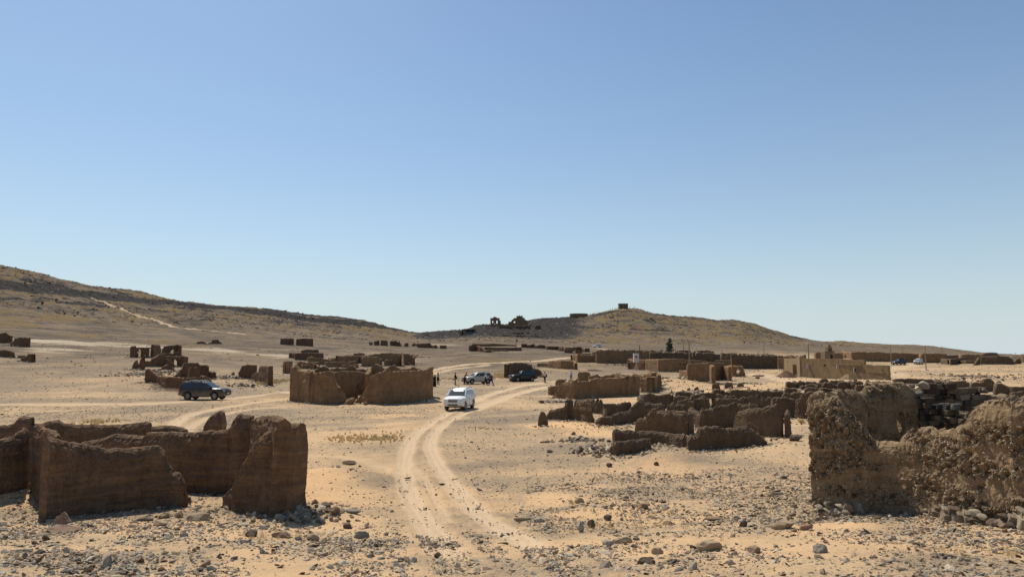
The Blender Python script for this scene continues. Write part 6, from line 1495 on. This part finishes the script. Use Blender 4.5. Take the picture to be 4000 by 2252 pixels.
# rubble patches in open ground of the village
PT = [((300, 1), (2520,1500), 7), ((260, 1), (2700,1545), 5), ((420, 1), (1180,2010), .9), ((300,1),(2350,1760),1.6), ((260,1),(3000,1530),6), ((300,1),(3560,1500),8), ((380,1),(3800,1470),14), ((300,1),(900,1475),4), ((300,1),(560,1462),4), ((260,1),(640,1450),4), ((200,1),(2470,1425),6),((200,1),(2260,1720),1.4),((300,1),(2460,1490),3),((160,1),(1630,1395),3),((240,1),(3700,1490),9),((200,1),(2850,1500),5),((140,1),(950,1505),3),((200,1),(2900,1735),1.8),((160,1),(2180,1570),1.6)]
X_ = []; S_ = []; C_ = []
for (n, _), (px, py), rad in PT:
    h = hit(px, py); a = rg.uniform(0, 2 * PI, n); d = np.abs(rg.normal(0, .55, n)) * rad; xx = h[0] + d * np.cos(a); yy = h[1] + d * np.sin(a) * .8
    s_ = np.minimum(np.exp(rg.normal(math.log(.035 + .0012 * h[1]), .5, n)), .4); X_.append(np.stack([xx, yy, gz(xx, yy) + s_ * .2], -1)); S_.append(s_)
X_ = np.concatenate(X_); S_ = np.concatenate(S_)
g6 = stones('rubble_patch', X_, S_, M['stone'], None, LIBS, pick_cols(len(X_), [.3, .3, .1, 2.5, 3.4, .6, 1.2, 3], rg), tilt=.4); tag(g6, "loose rubble patches between the ruins", "rubble", kind="stuff")
# single boulders one can point at
def rock(px, py, s_, colr, label, fl=1.0, lib=0, st=(1, 1, 1), lift=.35, group=None, rz=0, name='boulder'):
    h = hit(px, py); V, Fc = boulder_mesh(np.random.default_rng(int(px + py)), 3, .8, .45); z = float(gz(h[0], h[1])); P = h + np.array([0, 0, 0])
    s_ = s_ * .72; W = V * np.array(st) * s_; W = W + .04 * s_ * fbm(V[:, 0] * 4 + px, V[:, 1] * 4, V[:, 2] * 4, o=3)[:, None] * V
    c, s2__ = math.cos(rz), math.sin(rz); W = np.stack([W[:, 0] * c - W[:, 1] * s2__, W[:, 0] * s2__ + W[:, 1] * c, W[:, 2]], -1)
    o = mk(name, W, Fc, M['stone'], None, False, {"tint": np.tile(np.array([*colr, 1]), (len(V), 1))}); o.location = (h[0], h[1], z + s_ * lift * st[2]); tag(o, label, "rock", group); return o
TAN = (.40, .30, .19); GRY = (.25, .225, .185); DRK = (.15, .115, .08); BRN = (.30, .20, .13); PLG = (.40, .35, .27)
rock(1362, 1812, .32, BRN, "brown boulder lying alone on the sandy swell left of the wheel tracks", st=(1.4, .9, .6))
rock(1405, 1822, .10, DRK, "small dark stone right of the lone brown boulder"); rock(248, 2045, .42, BRN, "rounded boulder leaning at the foot of the left ruin's corner", st=(.8, .7, 1.0))
rock(255, 2078, .34, BRN, "flat reddish slab in front of the left ruin's corner", st=(1.6, .9, .5)); rock(568, 2035, .20, DRK, "dark oval stone below the left ruin's front wall", st=(1.5, .9, .6))
rock(625, 2050, .20, TAN, "tan ribbed stone right of the dark oval stone by the left ruin", st=(1.4, .9, .8)); rock(640, 2020, .20, TAN, "broken tan rock at the right end of the left ruin's front wall"); rock(700, 2018, .18, BRN, "spiky brown rock by the gap of the left ruin")
rock(785, 2032, .30, TAN, "large layered tan boulder in the gap between the left ruin's walls", st=(1.4, .9, .7)); rock(730, 1912, .16, TAN, "pale stone inside the gap beneath the long dark wall", st=(1.4, .9, .6)); rock(950, 2050, .17, PLG, "pale grey slab below the tall pier of the left ruin", st=(1.5, .9, .4))
rock(985, 2095, .17, DRK, "pair-like dark stone below the pier of the left ruin"); rock(1100, 2098, .20, BRN, "reddish brown rock right of the dark stone in the left foreground", st=(1.4, 1, .8)); rock(1225, 2110, .18, TAN, "knobbly tan rock at the left rubble bank")
rock(1355, 2062, .19, DRK, "big dark grey rock on top of the left rubble bank"); rock(1375, 2000, .20, GRY, "blue grey slab at the crest of the left rubble bank", st=(1.5, .9, .6)); rock(1300, 2000, .22, BRN, "brown split rock in the rubble bank beside the pier"); rock(1230, 1965, .14, BRN, "small brown rock right behind the pier")
rock(1410, 2100, .20, GRY, "grey layered rock right of the big dark rock", st=(1.2, .9, .9)); rock(1480, 2160, .13, PLG, "pale slab on the tracks' left edge near the bottom", st=(1.4, 1, .5))
rock(2268, 2078, .23, PLG, "pale upright slab leaning left in the right foreground", st=(.55, .7, 1.15), lift=.7); rock(2312, 2062, .17, DRK, "dark upright rock beside the pale leaning slab", st=(.8, .7, 1.2), lift=.6); rock(2260, 1962, .19, TAN, "tan cube-like rock upslope of the pale leaning slab")
rock(2510, 1985, .20, BRN, "wedge-shaped brown rock in the middle of the right stony slope", st=(1.2, .9, .9)); rock(2375, 2030, .16, DRK, "dark lump right of the tan cube-like rock"); rock(2610, 2045, .13, BRN, "reddish oval stone on the right stony slope", st=(1.3, .9, .8))
rock(2790, 2030, .20, BRN, "brown flat rock above a dark hollow on the right slope", st=(1.6, .9, .6)); rock(2905, 2052, .16, DRK, "dark pointed rock right of centre on the stony slope", st=(.9, .8, 1.1)); rock(3060, 2060, .30, TAN, "large orange-tan boulder near the foot of the right ruin", st=(1.3, .9, .75))
rock(3150, 2068, .16, BRN, "brown stone just right of the large orange-tan boulder"); rock(2770, 2150, .28, TAN, "biggest tan boulder low in the right foreground", st=(1.2, .9, .8)); rock(2570, 2162, .16, TAN, "light brown rock left of the biggest tan boulder"); rock(2525, 2200, .16, DRK, "dark blocky rock near the bottom right of centre", st=(1.3, .9, .8))
rock(2380, 2130, .18, PLG, "pale grey block in the right foreground cluster"); rock(2440, 2120, .18, TAN, "tan slab rising behind the pale grey block", st=(1.4, .8, .8)); rock(3200, 2160, .18, GRY, "grey rock in the bottom right corner area"); rock(2945, 2160, .15, BRN, "small brown rock right of the biggest tan boulder")
rock(3060, 1870, .16, DRK, "dark slab near the left foot of the right foreground ruin", st=(.9, .8, 1)); rock(2040, 2032, .22, TAN, "ridge-like tan rock at the right edge of the wheel tracks", st=(1.6, .8, .6)); rock(2110, 2035, .20, PLG, "pale jagged rock beside the ridge-like tan rock", st=(1.3, .8, .8))
rock(2565, 1815, .17, DRK, "dark stone on the sand ramp below the low garden walls"); rock(2382, 1822, .22, DRK, "black burnt-looking rock left of the sand ramp"); rock(2240, 1697, .24, DRK, "dark rock on the sand below the sand-filled ruin"); rock(2130, 1727, .26, BRN, "small brown stone alone on the flat ground right of the tracks", st=(1.4, 1, .6)); rock(1842, 1727, .12, DRK, "single dark pebble on the ground right of the wheel tracks")
rock(3105, 1720, .45, DRK, "dark boulder at the left shoulder of the right foreground ruin", st=(.9, .8, 1.0))
rock(2968, 1470, .9, BRN, "long rounded fallen mud block left of the reddish earth cone", st=(1.9, .8, .7), name='fallen_block'); rock(2958, 1478, .5, BRN, "short fallen mud block in front of the long rounded one", name='fallen_block')
# dry grass tufts
def tufts(px0, px1, py, n, h, label, spread=1.2, mat='straw', wd=.006):
    a = hit(px0, py); b = hit(px1, py); rng = np.random.default_rng(int(px0)); V = []; Fc = []
    for _ in range(n):
        t = rng.random(); c = a + (b - a) * t + np.array([rng.normal(0, .2), rng.normal(0, spread), 0]); c[2] = float(gz(c[0], c[1], False)); kk = int(rng.integers(12, 26))
        for q in range(kk):
            an = rng.uniform(0, 2 * PI); ln_ = h * rng.uniform(.5, 1.2); tip = c + np.array([math.cos(an) * ln_ * .5, math.sin(an) * ln_ * .5, ln_]); s_ = np.array([-math.sin(an), math.cos(an), 0]) * wd * c[1] / 12; r0 = c + np.array([math.cos(an), math.sin(an), 0]) * .04
            i = len(V); V += [r0 - s_, r0 + s_, tip]; Fc.append((i, i + 1, i + 2))
    o = mk('dry_grass', np.array(V), Fc, M[mat]); tag(o, label, "dry grass", kind="stuff"); return o
tufts(1290, 1590, 1712, 150, .13, "straw coloured grass tufts along the cross track", 1.0); tufts(1800, 1960, 1675, 30, .08, "thin dry grass right of the wheel tracks", .5)
tufts(1925, 1975, 1470, 130, .30, "yellow dry grass behind the silver and black cars", 6); tufts(1700, 1790, 1480, 30, .25, "yellowed grass behind the standing people", 3); tufts(1045, 1125, 1490, 120, .30, "yellow dry grass left of the centre compound", 5)
tufts(2180, 2700, 2040, 70, .10, "tiny dry grass among the stones of the right foreground", 1.2, wd=.003); tufts(330, 430, 1650, 30, .25, "dry grass behind the left foreground ruin", 1); tufts(1000, 1250, 2090, 26, .09, "tiny dry grass among the stones of the left foreground", .5, wd=.003); tufts(3600, 3950, 2150, 26, .09, "tiny dry grass in the bottom right corner", .4, wd=.003)
tufts(2200, 2470, 1668, 22, .12, "dry grass tips on the sand of the sand-filled ruin", 1.2)
# dust behind the moving dark car
def dust():
    h = hit(690, 1560); bm = bmesh.new(); bmesh.ops.create_icosphere(bm, subdivisions=3, radius=1)
    vs = [(h[0] - .9 + v.co.x * 3.0, h[1] + v.co.y * 1.3, h[2] + .45 + v.co.z * .75) for v in bm.verts]; fs = [tuple(v.index for v in f.verts) for f in bm.faces]; bm.free()
    m = bpy.data.materials.new('dust_air'); m.use_nodes = True; nt = m.node_tree
    for n in list(nt.nodes): nt.nodes.remove(n)
    o = nt.nodes.new('ShaderNodeOutputMaterial'); v = nt.nodes.new('ShaderNodeVolumePrincipled'); v.inputs['Color'].default_value = (.72, .58, .42, 1); v.inputs['Density'].default_value = .20; nt.links.new(v.outputs[0], o.inputs['Volume'])
    ob = mk('dust_cloud', np.array(vs), fs, m); tag(ob, "thin dust raised behind the moving dark car", "dust", kind="stuff")
dust()
